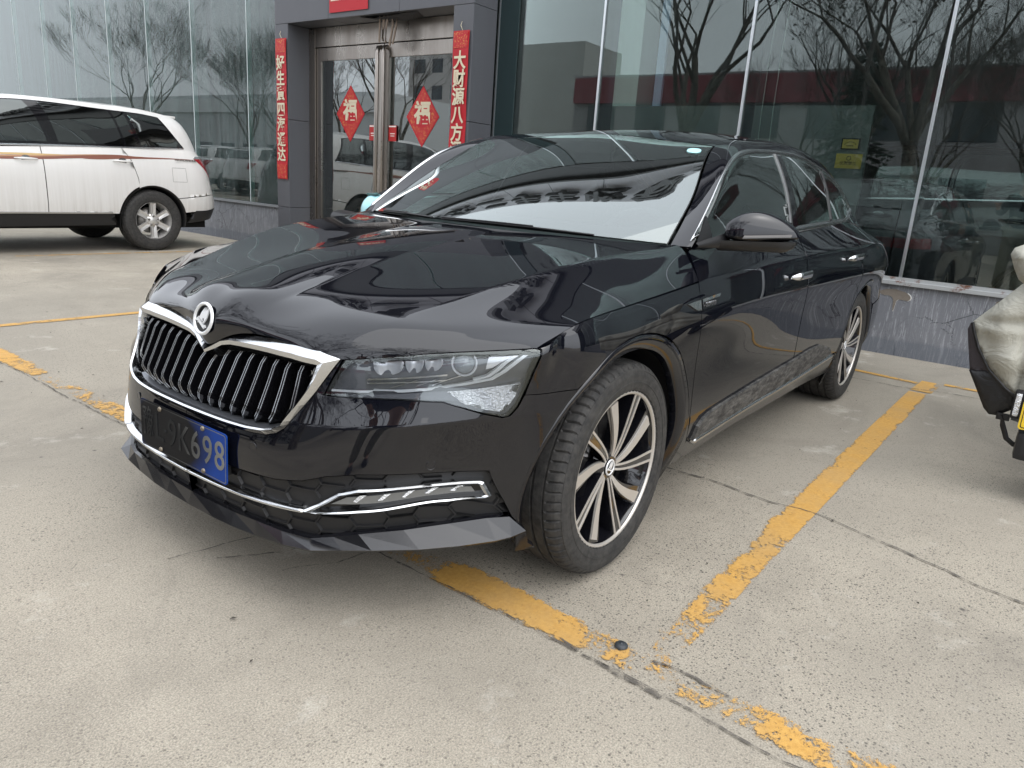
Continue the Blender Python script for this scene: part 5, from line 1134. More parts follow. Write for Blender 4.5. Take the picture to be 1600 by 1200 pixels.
_Q=[ # greenhouse side: rail, glass top, glass bottom/belt
[(2.75,.76,1.08),(2.75,.83,1.08),(2.70,.865,1.085)],
[(2.30,.71,1.38),(2.22,.77,1.37),(2.0,.87,1.13)],
[(1.80,.645,1.63),(1.72,.715,1.60),(1.45,.875,1.165)],
[(.5,.635,1.70),(.5,.70,1.645),(.5,.872,1.21)],
[(0,.63,1.695),(0,.695,1.64),(0,.862,1.235)],
[(-.30,.615,1.67),(-.30,.68,1.62),(-.32,.848,1.248)],
[(-.50,.60,1.63),(-.53,.65,1.59),(-.66,.78,1.25)],
[(-.52,.45,1.63),(-.57,.48,1.58),(-.73,.58,1.24)],
[(-.53,0,1.635),(-.58,0,1.58),(-.76,0,1.24)]]
VG=Patch(_Q,[0,.5,1.0,1.85,2.35,2.66,2.95,3.15,3.6],[0,.08,.52],sg=-1)
_K=[[(3.62,0,.97),(3.45,0,1.06),(3.15,0,1.11),(2.88,0,1.14),(2.42,0,1.40),(1.92,0,1.645),(1.2,0,1.72),(.2,0,1.735),(-.25,0,1.70),(-.53,0,1.635)],
[(3.55,.40,.97),(3.4,.40,1.06),(3.12,.40,1.11),(2.85,.40,1.135),(2.40,.38,1.395),(1.90,.35,1.64),(1.2,.35,1.715),(.2,.35,1.73),(-.25,.35,1.695),(-.53,.34,1.63)],
[(3.25,.80,.985),(3.15,.82,1.02),(2.98,.83,1.05),(2.75,.76,1.08),(2.30,.71,1.38),(1.80,.645,1.63),(.8,.635,1.695),(0,.63,1.695),(-.30,.615,1.67),(-.50,.60,1.63)]]
_m=np.array([1,-1,1]);_KG=np.array(_K,float)
VT=Patch(np.concatenate([_KG[:0:-1]*_m,_KG]),[-.7,-.38,0,.38,.7],[0,.25,.7,1.15,1.65,2.2,2.8,3.5,3.95,4.2])
WPAINT=mat('white_car_paint',(.66,.65,.63),.35,0,.4,.8,.05);_t=NT(WPAINT)
_s=_t.noise(3,6,.75,vec=_t.map((9,1,.25)));_g=_t.n('ShaderNodeNewGeometry');_p=_t.n('ShaderNodeSeparateXYZ');_t.l(_g.outputs['Position'],_p.inputs[0])
_lo=_t.ramp(_p.outputs[2],[(.3,.55),(.95,0)]);_t.col(_t.mix(_t.math('MULTIPLY',_t.ramp(_s,[(.35,.2),(.7,1)]),_t.math('ADD',_lo,.10)),(.70,.69,.67),(.38,.35,.31)))
TINT=M_carglass('suv_dark_glass',(.03,.035,.035),.03,.01)
SUV=empty('white_suv',(-2.92,-8.335,0),0,'white SUV with brown and gold side stripes, parked left of the entrance','car')
def V_(o):return o
vinv=lambda cx,R,a0,a1,n=20,cz=.372:[(lambda q:(q[0],q[1]))(inv_xz(VS,cx+R*math.cos(math.radians(a0+(a1-a0)*k/n)),cz+R*math.sin(math.radians(a0+(a1-a0)*k/n)),(np.interp(-(cx+R*math.cos(math.radians(a0+(a1-a0)*k/n))),[-3.1,-2.79,-1.2,-.2,.35],[VU[3],VU[4],VU[6],VU[7],VU[8]]),min(max(1.17-cz-R*math.sin(math.radians(a0+(a1-a0)*k/n)),.05),.8)))) for k in range(n+1)]
uX=lambda x:float(np.interp(-x,[-3.05,-2.79,-2.2,-1.2,-.2,.35,.66],[VU[3],VU[4],VU[5],VU[6],VU[7],VU[8],VU[9]]))
RAs=vinv(0,.428,0,180);FAs=vinv(2.79,.428,0,180)
g1,g2=uX(1.21),uX(.17)
k=dict(h=.05)
sd=[(0,.02),(uX(2.1),.004),(uX(2.1),.74)]+[p for p in FAs[::-1] if p[1]<.74]+[(uX(3.26),.80),(0,.80)]
panel('front_body',VS,[[(0,.0),(uX(2.14),.0),(uX(2.14),.74)]+[p for p in FAs[::-1]if p[1]<.78]+[(uX(3.24),.84),(0,.84)]],WPAINT,SUV,h=.06,join=True)
pair('front_door',VS,[[(uX(2.13),.0),(g1-.003,.0),(g1-.003,.695),(uX(2.13),.695)]],WPAINT,SUV,**k)
rdp=[(g1+.003,.0),(uX(.34),.0),(uX(.22),.10),(uX(.17),.38)]+[p for p in RAs if p[0]<uX(.17)+.0][::-1][:0]+[(uX(.17),.40)]
arc_f=vinv(0,.443,68,11,12)
rdp=[(g1+.003,.0),(uX(.32),.0),(uX(.24),.12),(uX(.18),.30)]+arc_f+[(g1+.003,.695)]
pair('rear_door',VS,[rdp],WPAINT,SUV,**k)
qpp=[(uX(.314),.0),(VU[9]-.02,.0),(VU[9]+.02,.22),(VU[9]+.03,.47)]+vinv(0,.428,139,66,16)+[(uX(.17),.31),(uX(.235),.12)]
panel('quarter_panel',VS,[qpp],WPAINT,SUV,**k);panel('quarter_panel',VS,[qpp],WPAINT,SUV,mirror=True,**k)
bpp=[(VU[9]+.03,.476),(VU[11],.476),(VU[11],.70),(VU[9]+.05,.70)]+vinv(0,.428,166,140,8)
panel('rear_bumper',VS,[bpp],WPAINT,SUV,join=True,**k)
panel('bumper_valance',VS,[[(uX(-.485),.705),(VU[9]+.05,.705),(VU[11],.705),(VU[11],.86),(uX(-.42),.86)]],PBLK,SUV,join=True,off=.004,**k)
panel('tailgate',VS,[[(VU[9]-.01,.0),(VU[11],.0),(VU[11],.474),(VU[9]+.03,.474)]],WPAINT,SUV,join=True,**k)
TLP=[(VU[9]-.15,.092),(VU[9]+.04,.085),(VU[9]+.22,.10),(VU[9]+.24,.26),(VU[9]+.12,.27),(VU[9]-.01,.175)]
for mr in(0,1):
    o=panel('tail_light',VS,[TLP],mat('suv_tail_lens',(.30,.008,.015),.12,coat=1) if not mr else bpy.data.materials['suv_tail_lens'],SUV,off=.006,th=.01,gap=0,mirror=bool(mr),h=.04)
    panel('clear_lens',VS,[[(VU[9]-.16,.088),(VU[9]-.10,.062),(VU[9]+.20,.066),(VU[9]+.21,.096),(VU[9]+.04,.081)]],LTEX,o,off=.005,th=.01,gap=0,mirror=bool(mr),h=.04)
    panel('side_sill',VS,[[(uX(2.32),.705),(uX(.50),.705),(uX(.47),.80),(uX(.47),.85),(uX(2.30),.85)]],PBLK,SUV,off=-.006,gap=0,mirror=bool(mr),h=.06)
    strip('sill_trim',VS,[(uX(2.13),.698),(uX(1.2),.698),(uX(.52),.694)],[(-.010,0),(-.008,.010),(.008,.010),(.010,0)],CHR2,SUV,mirror=bool(mr))
    # window glass and black pillars
    panel('pillar_black',VG,[[(.86,.085),(1.05,.075),(1.85,.075),(2.35,.075),(2.60,.085),(2.79,.50),(2.35,.505),(1.85,.505),(1.05,.505),(.50,.50)]],GBLK,SUV,off=.002,th=.004,gap=0,mirror=bool(mr),h=.08)
    for nm,pg in(('front_window',[(.90,.11),(1.05,.10),(1.30,.10),(1.30,.485),(.72,.48)]),('rear_window',[(1.40,.10),(1.95,.10),(2.05,.485),(1.40,.485)]),('vent_window',[(1.98,.10),(2.12,.10),(2.22,.485),(2.08,.485)]),('cargo_window',[(2.17,.10),(2.57,.105),(2.735,.44),(2.71,.485),(2.27,.485)])):
        panel(nm,VG,[pg],TINT,SUV,off=.006,th=.003,gap=0,mirror=bool(mr),h=.1)
    strip('belt_trim',VG,[(.52,.508),(1.05,.510),(1.85,.510),(2.35,.510),(2.78,.505)],[(-.006,.001),(-.005,.008),(.005,.008),(.006,.001)],CHR2,SUV,mirror=bool(mr))
    panel('body_side_upper',VG,[[(.0,.0),(1.05,.0),(1.85,.0),(2.35,.0),(2.95,.0),(2.95,.52),(2.35,.52),(1.05,.52),(.0,.52)]],WPAINT,SUV,gap=0,th=.01,mirror=bool(mr),h=.08)
    # side stripes
    for c_,pts in((0,[(2.2,.128,.008),(2.77,.125,.012),(3.0,.120,.014),(3.2,.115,.016),(3.5,.098,.018),(3.8,.090,.020),(4.05,.092,.020),(4.24,.098,.010),(4.6,.100,.006),(4.97,.101,.0035)]),(0,[(3.6,.118,.001),(3.8,.113,.009),(4.0,.106,.006)]),(1,[(2.2,.073,.008),(2.77,.078,.011),(3.1,.083,.010),(3.3,.086,.006),(3.6,.082,.001)]),(2,[(2.2,.104,.007),(2.77,.104,.009),(3.2,.099,.007),(3.6,.080,.006),(3.9,.073,.001)])):
        pg=[(u_,v_-w_) for u_,v_,w_ in pts]+[(u_,v_+w_) for u_,v_,w_ in pts[::-1]]
        nm_=('stripe_brown','stripe_gold','stripe_tan')[c_];pg=smooth_poly(pg,1,keep=(0,len(pts)-1,len(pts),2*len(pts)-1))
        panel('side_stripe',VS,[pg],bpy.data.materials.get(nm_) or mat(nm_,((.20,.075,.05),(.52,.36,.16),(.40,.22,.12))[c_],.4),SUV,off=.0015+.001*c_,th=0,gap=0,mirror=bool(mr),h=.05)
    s=-1 if mr else 1
    for x,z in((1.38,1.037),(.345,1.07)):
        p=VS.P([inv_xz(VS,x,z,(uX(x),.13))])[0];n=VS.N([inv_xz(VS,x,z,(uX(x),.13))])[0]
        mb=MB();mb.grid(lambda u,v:((p[0]+.115-.23*u),s*(p[1]+.012+.028*math.sin(math.pi*u)**.5+.007*math.cos(6.283*v)),p[2]+.013*math.sin(6.283*v)*(math.sin(math.pi*(u*.9+.05))**.4)),16,11);o=mb.obj('door_handle',WPAINT,SUV)
        mb=MB();mb.add([(p[0]+.05*math.cos(t*.314),s*(p[1]+.004),p[2]+.035*math.sin(t*.314)) for t in range(20)],[tuple(range(20))]);mb.obj('recess',CHR2,o,fix=False)
    strip('fuel_flap',VS,[(uX(-.27),.19),(uX(-.42),.19),(uX(-.42),.33),(uX(-.27),.33)],[(-.002,0),(-.0015,.0012),(.0015,.0012),(.002,0)],mat('flap_gap',(.25,.25,.24),.6) if not mr else bpy.data.materials['flap_gap'],SUV,closed=True,mirror=True) if mr else None
    if not mr:strip('fuel_flap',VS,[(uX(-.27),.19),(uX(-.42),.19),(uX(-.42),.33),(uX(-.27),.33)],[(-.002,0),(-.0015,.0012),(.0015,.0012),(.002,0)],mat('flap_gap',(.25,.25,.24),.6),SUV,closed=True)
    # arches
    for cx in(0,2.79):
        A=[math.radians(-12+204*i/40) for i in range(41)];V=[];mb=MB()
        for a in A:
            x,z=cx+.428*math.cos(a),.372+.428*math.sin(a);y=.935
            try:y=float(VS.P([inv_xz(VS,x,z,(uX(min(max(x,-.6),3.0)),min(max(1.17-z,.05),.8)))])[0][1])
            except Exception:pass
            y=min(max(y,.86),.96)
            for r,d in((.428,.0),(.41,-.012),(.405,-.05),(.42,-.36)):V.append((cx+r*math.cos(a),s*(y+d),.372+r*math.sin(a)))
        mb.add(V,[(i*4+j,i*4+j+1,i*4+j+5,i*4+j+4) for i in range(40) for j in range(3)],0,True);mb.obj('wheel_arch_liner',PBLK,SUV)
        mb=MB();mb.add([(cx,s*.56,.372)]+[(cx+.43*math.cos(a),s*.56,.372+.43*math.sin(a)) for a in A],[(0,i+1,i+2) for i in range(40)]);mb.obj('arch_back',DARK,SUV,fix=False)
    # mirror
    mb=MB();mb.box((1.95,s*1.04,1.20),(.12,.22,.17),bev=.04);mb.tube([(1.93,s*.86,1.16),(1.94,s*.97,1.17)],.025,8);mb.obj('door_mirror',WPAINT,SUV)
    # lamp at the front
    panel('headlight',VS,[[(VU[1]+.02,.03),(VU[3]+.05,.03),(VU[3]-.02,.14),(VU[2]-.1,.22),(VU[1]-.02,.2)]],LTEX,SUV,off=.004,gap=0,mirror=bool(mr),h=.06)
panel('hood',VT,[[(0,.01),(.66,.01),(.66,1.1),(0,1.13)]],WPAINT,SUV,h=.08,join=True)
panel('windscreen',VT,[[(0,1.18),(.64,1.18),(.64,2.12),(0,2.15)]],TINT,SUV,h=.08,join=True,gap=0)
panel('roof',VT,[[(0,2.16),(.69,2.13),(.70,4.19),(0,4.19)]],WPAINT,SUV,h=.08,join=True,gap=0)
strip('pillar',VT,[(.67,1.15),(.67,2.14)],[(-.03,0),(-.028,.006),(.028,.006),(.03,0)],WPAINT,SUV,join=True)
panel('tailgate_glass_surround',VG,[[(2.96,.0),(3.6,.0),(3.6,.52),(2.96,.52)]],WPAINT,SUV,h=.08,join=True,gap=0)
panel('tailgate_glass',VG,[[(3.04,.09),(3.6,.09),(3.6,.47),(3.02,.47)]],TINT,SUV,h=.08,join=True,gap=0,off=.004)
mb=MB();mb.box((-.47,0,1.650),(.16,1.10,.03),bev=.012);mb.obj('roof_spoiler',WPAINT,SUV)
panel('front_grille',VS,[[(0,.10),(VU[1]-.03,.10),(VU[1]-.05,.30),(0,.32)]],GBLK,SUV,h=.06,join=True,off=.004,gap=0)
text=text_obj('model_lettering','HIGHLANDER',.035,frame((-.45,.925,1.125),(-1,0,0),(0,.1,1)),mat('lettering_dark',(.08,.07,.06),.4),SUV,ext=.002,bold=.0008,sx=1.3)
mb=MB();mb.b(-.8,3.3,-.72,.72,.27,.42);mb.obj('underbody',DARK,SUV)
mb=MB();mb.b(.2,2.2,-.80,.80,.42,1.0);mb.b(-.7,.2,-.55,.55,.42,.7);mb.obj('cabin_floor',DARK,SUV)
def suv_seat(x,y):
    mb=MB();mb.box((x,y,.80),(.5,.5,.16),bev=.05);mb.box((x-.27,y,1.10),(.15,.48,.6),Matrix.Rotation(math.radians(-12),3,'Y'),bev=.05);mb.box((x-.36,y,1.47),(.09,.26,.18),bev=.03);mb.obj('seat',mat('grey_seat',(.16,.15,.14),.8) if 'grey_seat' not in bpy.data.materials else bpy.data.materials['grey_seat'],SUV)
suv_seat(1.55,.38);suv_seat(1.55,-.38);suv_seat(.65,.38);suv_seat(.65,-.38)
# wheels
SIL=mat('silver_alloy',(.62,.61,.59),.35,.6)
sp_=[(.228,.105),(.235,.112),(.25,.118),(.285,.122),(.33,.117),(.355,.104),(.366,.088),(.3715,.070),(.366,.060),(.366,.052),(.372,.050),(.372,.018),(.366,.016),(.366,.0)]
sp_=sp_+[(r,-h) for r,h in sp_[::-1][1:]]
_vt=tyre_mesh(sp_,216,54,(.072,.10)).mesh('suv_tyre')
b=MB();b.lathe([(.226,.110),(.230,.104),(.222,.092),(.214,.05),(.20,.0),(.20,-.08)],64)
for q in range(6):
    a=math.radians(60*q+90);er=lambda r,t,h:(math.cos(a)*r-math.sin(a)*t,h,math.sin(a)*r+math.cos(a)*t)
    V=[er(.03,-.030,.085),er(.03,.030,.085),er(.215,.036,.100),er(.215,-.036,.100),er(.03,-.030,.05),er(.03,.030,.05),er(.215,.036,.06),er(.215,-.036,.06),er(.06,0,.078),er(.19,0,.092)]
    b.add(V,[(0,3,9,8),(1,8,9,2),(0,8,1),(3,2,9),(0,4,7,3),(1,2,6,5),(2,3,7,6)])
b.lathe([(.0001,.092),(.03,.092),(.038,.086),(.085,.083),(.09,.05)],36)
_vr=b.mesh('suv_rim')
_vd=MB().lathe([(.0001,.02),(.15,.02),(.16,-.02)],40).mesh('suv_disc')
_vb=MB().lathe([(.0001,.098),(.009,.098),(.013,.095),(.013,.08)],10).mesh('suv_nut')
for x in(0,2.79):
    for s in(1,-1):
        w=empty('wheel',(x,s*.815,.372));w.parent=SUV;w.rotation_euler=(0,0,0 if s>0 else math.pi)
        link('tyre',_vt,TYRE if not _vt.materials else [],w);link('rim',_vr,SIL if not _vr.materials else [],w);link('brake_disc',_vd,STEELD if not _vd.materials else [],w)
        for q in range(5):
            o=link('wheel_nut',_vb,STEELD if not _vb.materials else [],w);a=math.radians(72*q+90);o.location=(.058*math.cos(a),0,.058*math.sin(a))
# cars that stand elsewhere: recoloured copies
def recolour(root,src,dst):
    def go(o):
        if o.type=='MESH' and any(m==src for m in o.data.materials):
            for sl_ in o.material_slots:
                if sl_.material==src:sl_.link='OBJECT';sl_.material=dst
        for c in o.children:go(c)
    go(root)
def drop(root,names):
    for c in list(root.children):
        if c.name.split('.')[0] in names:
            for g in list(c.children):bpy.data.objects.remove(g)
            bpy.data.objects.remove(c)
DGREY=mat('dark_grey_car_paint',(.02,.022,.028),.3,0,.3,1,.03);SILP=mat('silver_car_paint',(.42,.43,.43),.3,.3,.4,1,.04);WH2=mat('plain_white_car_paint',(.72,.73,.73),.3,0,.4,1,.04)
def other(name,loc,rz,paint,label):
    c=copy_tree(SUV);c.name=name;c.location=loc;c.rotation_euler=(0,0,rz);c['label']=label;drop(c,('side_stripe','model_lettering','sill_trim'));recolour(c,WPAINT,paint);return c
bpy.context.view_layer.update()
other('showroom_car',(-6.45,1.75,.05),-math.pi/2,DGREY,'dark grey people carrier standing inside the showroom behind the right-hand glass')
other('parked_car',(5.3,-9.3,0),0,WH2,'white car parked opposite, reflected in the door glass on the left')
other('parked_car',(5.9,-5.6,0),0,SILP,'silver car parked opposite, reflected in the right-hand door glass')
other('parked_car',(5.3,-22.6,0),0,WH2,'white car parked far along the opposite row, reflected beside the white SUV')
other('parked_car',(5.6,-25.9,0),0,WH2,'white car parked farthest along the opposite row, reflected behind the SUV tail')
# ---------------------------------------------------------------- plaques and board inside the showroom
IBX=-5.35
w=MB();w.b(IBX-.05,IBX,-2.4,.215,.05,1.995);pn=w.obj('partition_board',mat('grey_board',(.17,.185,.18),.45));tag(pn,'grey partition board inside the right-hand window, above the sedan roof','partition')
GOLD=mat('gold_plaque',(.62,.45,.10),.35,.3);INK=mat('plaque_ink',(.10,.07,.03),.6)
def plaque(y0,y1,z0,z1,label,framed):
    e=MB()
    if framed:e.b(IBX+.002,IBX+.020,y0-.010,y1+.010,z0-.010,z1+.010)
    else:e.b(IBX+.002,IBX+.012,y0,y1,z0,z1)
    o=e.obj('wall_plaque',PBLK if framed else GOLD);tag(o,label,'plaque','gold plaques in the window')
    if framed:
        f=MB();f.b(IBX+.021,IBX+.024,y0,y1,z0,z1);f.obj('gold_face',GOLD,o)
    X=IBX+(.026 if framed else .014)
    r=MB();cy,cz=(y0+y1)/2,z0+(z1-z0)*.70
    if framed:
        n=14;r.tube([(X,cy+(y1-y0)*.36*math.cos(math.pi*i/n),z0+(z1-z0)*.35+(z1-z0)*.38*math.sin(math.pi*i/n)) for i in range(n+1)],.002,5);r.b(X-.001,X+.001,cy-.03,cy+.03,z0+.018,z0+.024)
    else:r.tube([(X,cy+.018*math.cos(t*.524),cz+.018*math.sin(t*.524)) for t in range(12)],.003,5,closed=True);r.b(X-.001,X+.001,cy-.035,cy+.035,cz-.034,cz-.029)
    r.obj('seal',INK,o)
    if not framed:text_obj('characters','优秀单位',.034,frame((X,cy,z0+(z1-z0)*.33),(0,1,0),(0,0,1)),INK,o,ext=.0005,sx=1.05)
plaque(.008,.14,1.635,1.71,'small framed gold plaque above the larger one inside the window',True)
plaque(-.03,.19,1.465,1.59,'larger plain gold plaque below the framed one inside the window',False)
w=MB();w.b(-5.75,-5.40,-2.483,-2.139,.05,5.5);o=w.obj('interior_column',mat('pale_column',(.86,.93,.90),.5));tag(o,'pale column inside the showroom above the sedan roof','column')
w=MB();w.b(-5.44,-5.40,-1.947,-1.86,.05,5.4);o=w.obj('blue_banner_pole',mat('pale_blue_strip',(.62,.70,.95),.5));tag(o,'pale blue strip hanging behind the glass right of the column','banner')
# cables dangling behind the glass
CAB=mat('white_cable',(.6,.65,.62),.5)
for y,lb in((-.60,'thin white cable hanging behind the glass near the middle mullion, left one'),(-.50,'thin white cable hanging behind the glass near the middle mullion, right one')):
    w=MB();w.tube([(-4.9,y+.01*math.sin(i*1.3),5.5-i*.4) for i in range(14)],.004,5,caps=False);o=w.obj('hanging_cable',CAB);tag(o,lb,'cable','cables hanging behind the glass')
w=MB();P=[(-5.0,-7.65,5.5),(-5.0,-7.66,3),(-5.0,-7.62,1.7),(-5.0,-7.72,1.36),(-5.0,-7.85,1.45),(-5.0,-7.84,2.2)];w.tube(P,.005,5);o=w.obj('hanging_cable',CAB);tag(o,'white cable looped behind the glass left of the entrance','cable','cables hanging behind the glass')
# roll-up banner inside the left windows
e=empty('standing_banner',(-5.3,-13.6,.05),0,'tall pale and maroon banner with white characters behind the left-hand glass','banner')
def Lb(o):o.matrix_parent_inverse=Matrix.Translation((5.3,13.6,-.05));return o
w=MB();w.b(-5.31,-5.29,-14.15,-13.2,.2,4.2);Lb(w.obj('cloth',mat('banner_pale',(.55,.60,.60),.6),e))
w=MB();w.b(-5.288,-5.284,-14.10,-13.25,.2,2.9);Lb(w.obj('maroon_field',mat('banner_maroon',(.20,.05,.06),.6),e))
MW=mat('banner_white',(.75,.75,.72),.6)
for i,c in enumerate('全场车辆可贷款'):Lb(text_obj('character',c,.34,frame((-5.281,-13.50,2.6-.33*i),(0,1,0),(0,0,1)),MW,e,ext=.001,bold=.008))
for i,c in enumerate('新能源汽车六大'):Lb(text_obj('small_character',c,.2,frame((-5.281,-13.92,2.6-.27*i),(0,1,0),(0,0,1)),MW,e,ext=.001))
for i in range(2):
    w=MB();w.b(-5.288,-5.284,-14.0,-13.4,3.45+.28*i,3.53+.28*i);Lb(w.obj('print_line',mat('banner_grey',(.25,.28,.30),.6) if i==0 else bpy.data.materials['banner_grey'],e))
# items lying on the sill by the white car
w=MB()
for i in range(6):
    rr=random.Random(i);w.box((-4.95+.02*i,-7.9-.13*i,.70+.05*(i%2)),(.15,.16,.18),Matrix.Rotation(rr.uniform(0,3),3,'Z'),bev=.03)
o=w.obj('bottle_bags',mat('clear_plastic_bags',(.45,.5,.52),.25));tag(o,'heap of clear plastic bags behind the glass left of the entrance','bags')
# pale blue helmet behind the sedan, hung on a parked scooter

w=MB();w.lathe([(.0001,.008),(.012,.008),(.017,.004),(.018,.0)],18,'z',c=(.332,1.13,.006));w.lathe([(.0001,.0095),(.004,.0095),(.005,.008)],10,'z',c=(.332,1.13,.006));tag(w.obj('rubber_cap',mat('cap_grey',(.03,.035,.04),.5)),'small dark round cap lying on the concrete beside the worn yellow corner','cap')
rr=random.Random(9);w=MB()
for i in range(150):
    x,y=rr.uniform(-3.2,2.2),rr.uniform(-4.5,2.4);a=rr.uniform(0,6.28);L=rr.uniform(.003,.011);t=L*rr.uniform(.25,.7)
    w.add([(x+L*math.cos(a),y+L*math.sin(a),.0062),(x-t*math.sin(a),y+t*math.cos(a),.009),(x-L*math.cos(a),y-L*math.sin(a),.0062),(x+t*math.sin(a),y-t*math.cos(a),.0075)],[(0,1,2,3)])
tag(w.obj('grit',mat('grit_dark',(.045,.038,.03),.9),fix=False),'scattered dark grit and leaf crumbs on the concrete','grit',kind='stuff')
HB=mat('pale_blue_helmet',(.36,.66,.72),.3,0,.5,.5,.1)
def helmet(loc,R):
    e=empty('helmet',loc,0,'pale blue scooter helmet showing behind the sedan bonnet','helmet')
    w=MB();w.grid(lambda u,v:(R*math.cos(6.283*u)*math.sin(math.pi*.62*v),R*.9*math.sin(6.283*u)*math.sin(math.pi*.62*v),R*1.0*math.cos(math.pi*.62*v)),36,16,cu=True);w.obj('shell',HB,e)
    w=MB();w.tube([(R*1.01*math.cos(a)*.2+.0,R*1.0*math.sin(a),R*.96*math.cos(a)+.01) for a in np.linspace(-1.3,1.3,20)],.004,6);w.obj('seam',mat('helmet_seam',(.12,.25,.25),.5),e)
    w=MB();w.box((R*.30,0,R*.99),(.05,.10,.014),bev=.005);w.box((R*.05,.0,R*1.02),(.02,.02,.02),bev=.004);w.obj('vent',mat('helmet_vent',(.05,.12,.12),.5),e)
    w=MB();n=24;w.tube([(R*.93*math.cos(6.283*i/n),R*.84*math.sin(6.283*i/n),-R*.36) for i in range(n)],.008,6,closed=True);w.obj('rim',PBLK,e);return e
def scooter(name,loc,rz,paint,label,quilt=False):
    """x forward; front wheel axle at x=.62, rear at x=-.62"""
    e=empty(name,loc,rz,label,'scooter','scooters')
    for x in(.62,-.62):
        w=empty('wheel',(x,0,.22));w.parent=e
        MB().lathe([(.13,.035),(.15,.045),(.19,.045),(.212,.03),(.22,0),(.212,-.03),(.19,-.045),(.15,-.045),(.13,-.035)],40).obj('tyre',TYRE,w)
        b=MB();b.lathe([(.13,.03),(.12,.02),(.12,-.02),(.13,-.03)],32,closed=True)
        for q in range(5):a=6.283*q/5;b.tube([(.03*math.cos(a),0,.03*math.sin(a)),(.125*math.cos(a),0,.125*math.sin(a))],.010,6)
        b.lathe([(.0001,.04),(.035,.04),(.04,0),(.035,-.04),(.0001,-.04)],16);b.obj('rim',SIL,w)
    b=MB();b.tube([(.62,.07,.22),(.55,.07,.5),(.50,.05,.62)],.022,8);b.tube([(.62,-.07,.22),(.55,-.07,.5),(.50,-.05,.62)],.022,8);b.tube([(.50,0,.6),(.36,0,1.0)],.025,8);b.obj('fork',PBLK,e)
    b=MB();b.tube([(.36,-.33,1.06),(.38,-.15,1.0),(.38,.15,1.0),(.36,.33,1.06)],.013,8);b.obj('handlebar',PBLK,e)
    for s in(1,-1):
        b=MB();b.tube([(.36,s*.22,1.03),(.355,s*.34,1.065)],.019,10);b.obj('grip',PBLK,e)
        b=MB();b.tube([(.37,s*.18,1.03),(.34,s*.22,1.2)],.006,6);b.grid(lambda u,v:(.34+.012*math.cos(math.pi*v)*math.sin(math.pi*u),s*(.20+.11*u),1.17+.10*v+.02*math.sin(math.pi*u)),8,8);b.obj('mirror',PBLK,e)
    b=MB();b.grid(lambda u,v:(.60-.12*u-.10*(2*v-1)**2,.17*(2*v-1)*(1-.25*(1-u)),.30+.62*u),12,11);b.grid(lambda u,v:(.56-.12*u-.10*(2*v-1)**2,.168*(2*v-1)*(1-.25*(1-u)),.30+.62*u),12,11);b.obj('leg_shield',paint,e)
    b=MB();b.grid(lambda u,v:(.66+.16*math.cos(math.pi*(.1+.8*u)),.075*(2*v-1),.26+.17*math.sin(math.pi*(.1+.8*u))-.03*(2*v-1)**2),14,7);b.obj('front_mudguard',PBLK,e)
    b=MB();b.b(-.35,.38,-.14,.14,.26,.31,bev=.015);b.obj('footboard',PBLK,e)
    b=MB();b.grid(lambda u,v:(.02-.80*u,.16*math.cos(math.pi*v)*(1-.45*u),.34+.36*math.sin(math.pi*v)**.6*(1-.1*u)+.06*u),14,12);b.obj('rear_body',paint,e)
    b=MB();b.grid(lambda u,v:(.02-.70*u,.155*math.cos(math.pi*v)*(1-.2*u),.70+.085*math.sin(math.pi*v)**.5+.04*u),14,12);b.grid(lambda u,v:(.02-.70*u,.155*(2*v-1)*(1-.2*u),.70+.04*u),14,3);b.obj('seat',PBLK,e)
    b=MB();b.box((.585,0,.80),(.06,.16,.09),bev=.02);b.obj('headlight',LTEX,e)
    b=MB();b.tube([(-.62,.10,.22),(-.45,.15,.58)],.018,8);b.tube([(-.62,-.10,.22),(-.45,-.15,.58)],.018,8);b.obj('shock_absorber',CHR2,e)
    b=MB();b.tube([(-.05,.12,.27),(-.12,.22,.02)],.012,6);b.obj('side_stand',PBLK,e)
    return e
S1=scooter('scooter',(-2.30,-2.43,0),math.radians(90),mat('teal_scooter',(.02,.03,.035),.3),'dark scooter behind the sedan bonnet, mostly hidden')
for c in list(S1.children):
    if c.name.split('.')[0] in('mirror',):bpy.data.objects.remove(c)
helmet((-2.31,-2.70,.850),.13)
b=MB();b.box((-2.43,-2.70,.955),(.10,.20,.11),Matrix.Rotation(.35,3,'X'),bev=.02);o=b.obj('rear_grab_pad',PBLK,S1);o.matrix_parent_inverse=(Matrix.Translation((-2.30,-2.43,0))@Matrix.Rotation(math.radians(90),4,'Z')).inverted()
S2=scooter('electric_scooter',(-2.50,2.075,0),math.radians(0),mat('dark_grey_scooter',(.03,.032,.035),.35),'dark electric scooter with a yellow plate at the right edge, under the quilted apron')
for c in list(S2.children):
    if c.name.split('.')[0] in('mirror','leg_shield'):bpy.data.objects.remove(c)
def L2(o):o.matrix_parent_inverse=Matrix.Translation((2.50,-2.075,0));return o
SG=mat('scooter_front_paint',(.22,.24,.25),.25,.2,.5,.6,.05)
b=MB();b.grid(lambda u,v:(-1.80+.05*math.sin(math.pi*u)-.10*(2*u-1)**2,1.785+.58*u,.30+.30*v-.02*math.sin(math.pi*u)*(v)),16,8);b.grid(lambda u,v:(-1.86-.10*(2*u-1)**2,1.785+.58*u,.30+.30*v),16,8);b.grid(lambda u,v:(-1.90+.10*u-.0,1.785,.30+.30*v),4,8);L2(b.obj('front_fairing',SG,S2))
b=MB();b.box((-1.80,2.07,.235),(.16,.50,.12),bev=.025);b.box((-1.82,1.86,.24),(.10,.07,.11),bev=.015);L2(b.obj('lower_guard',PBLK,S2))
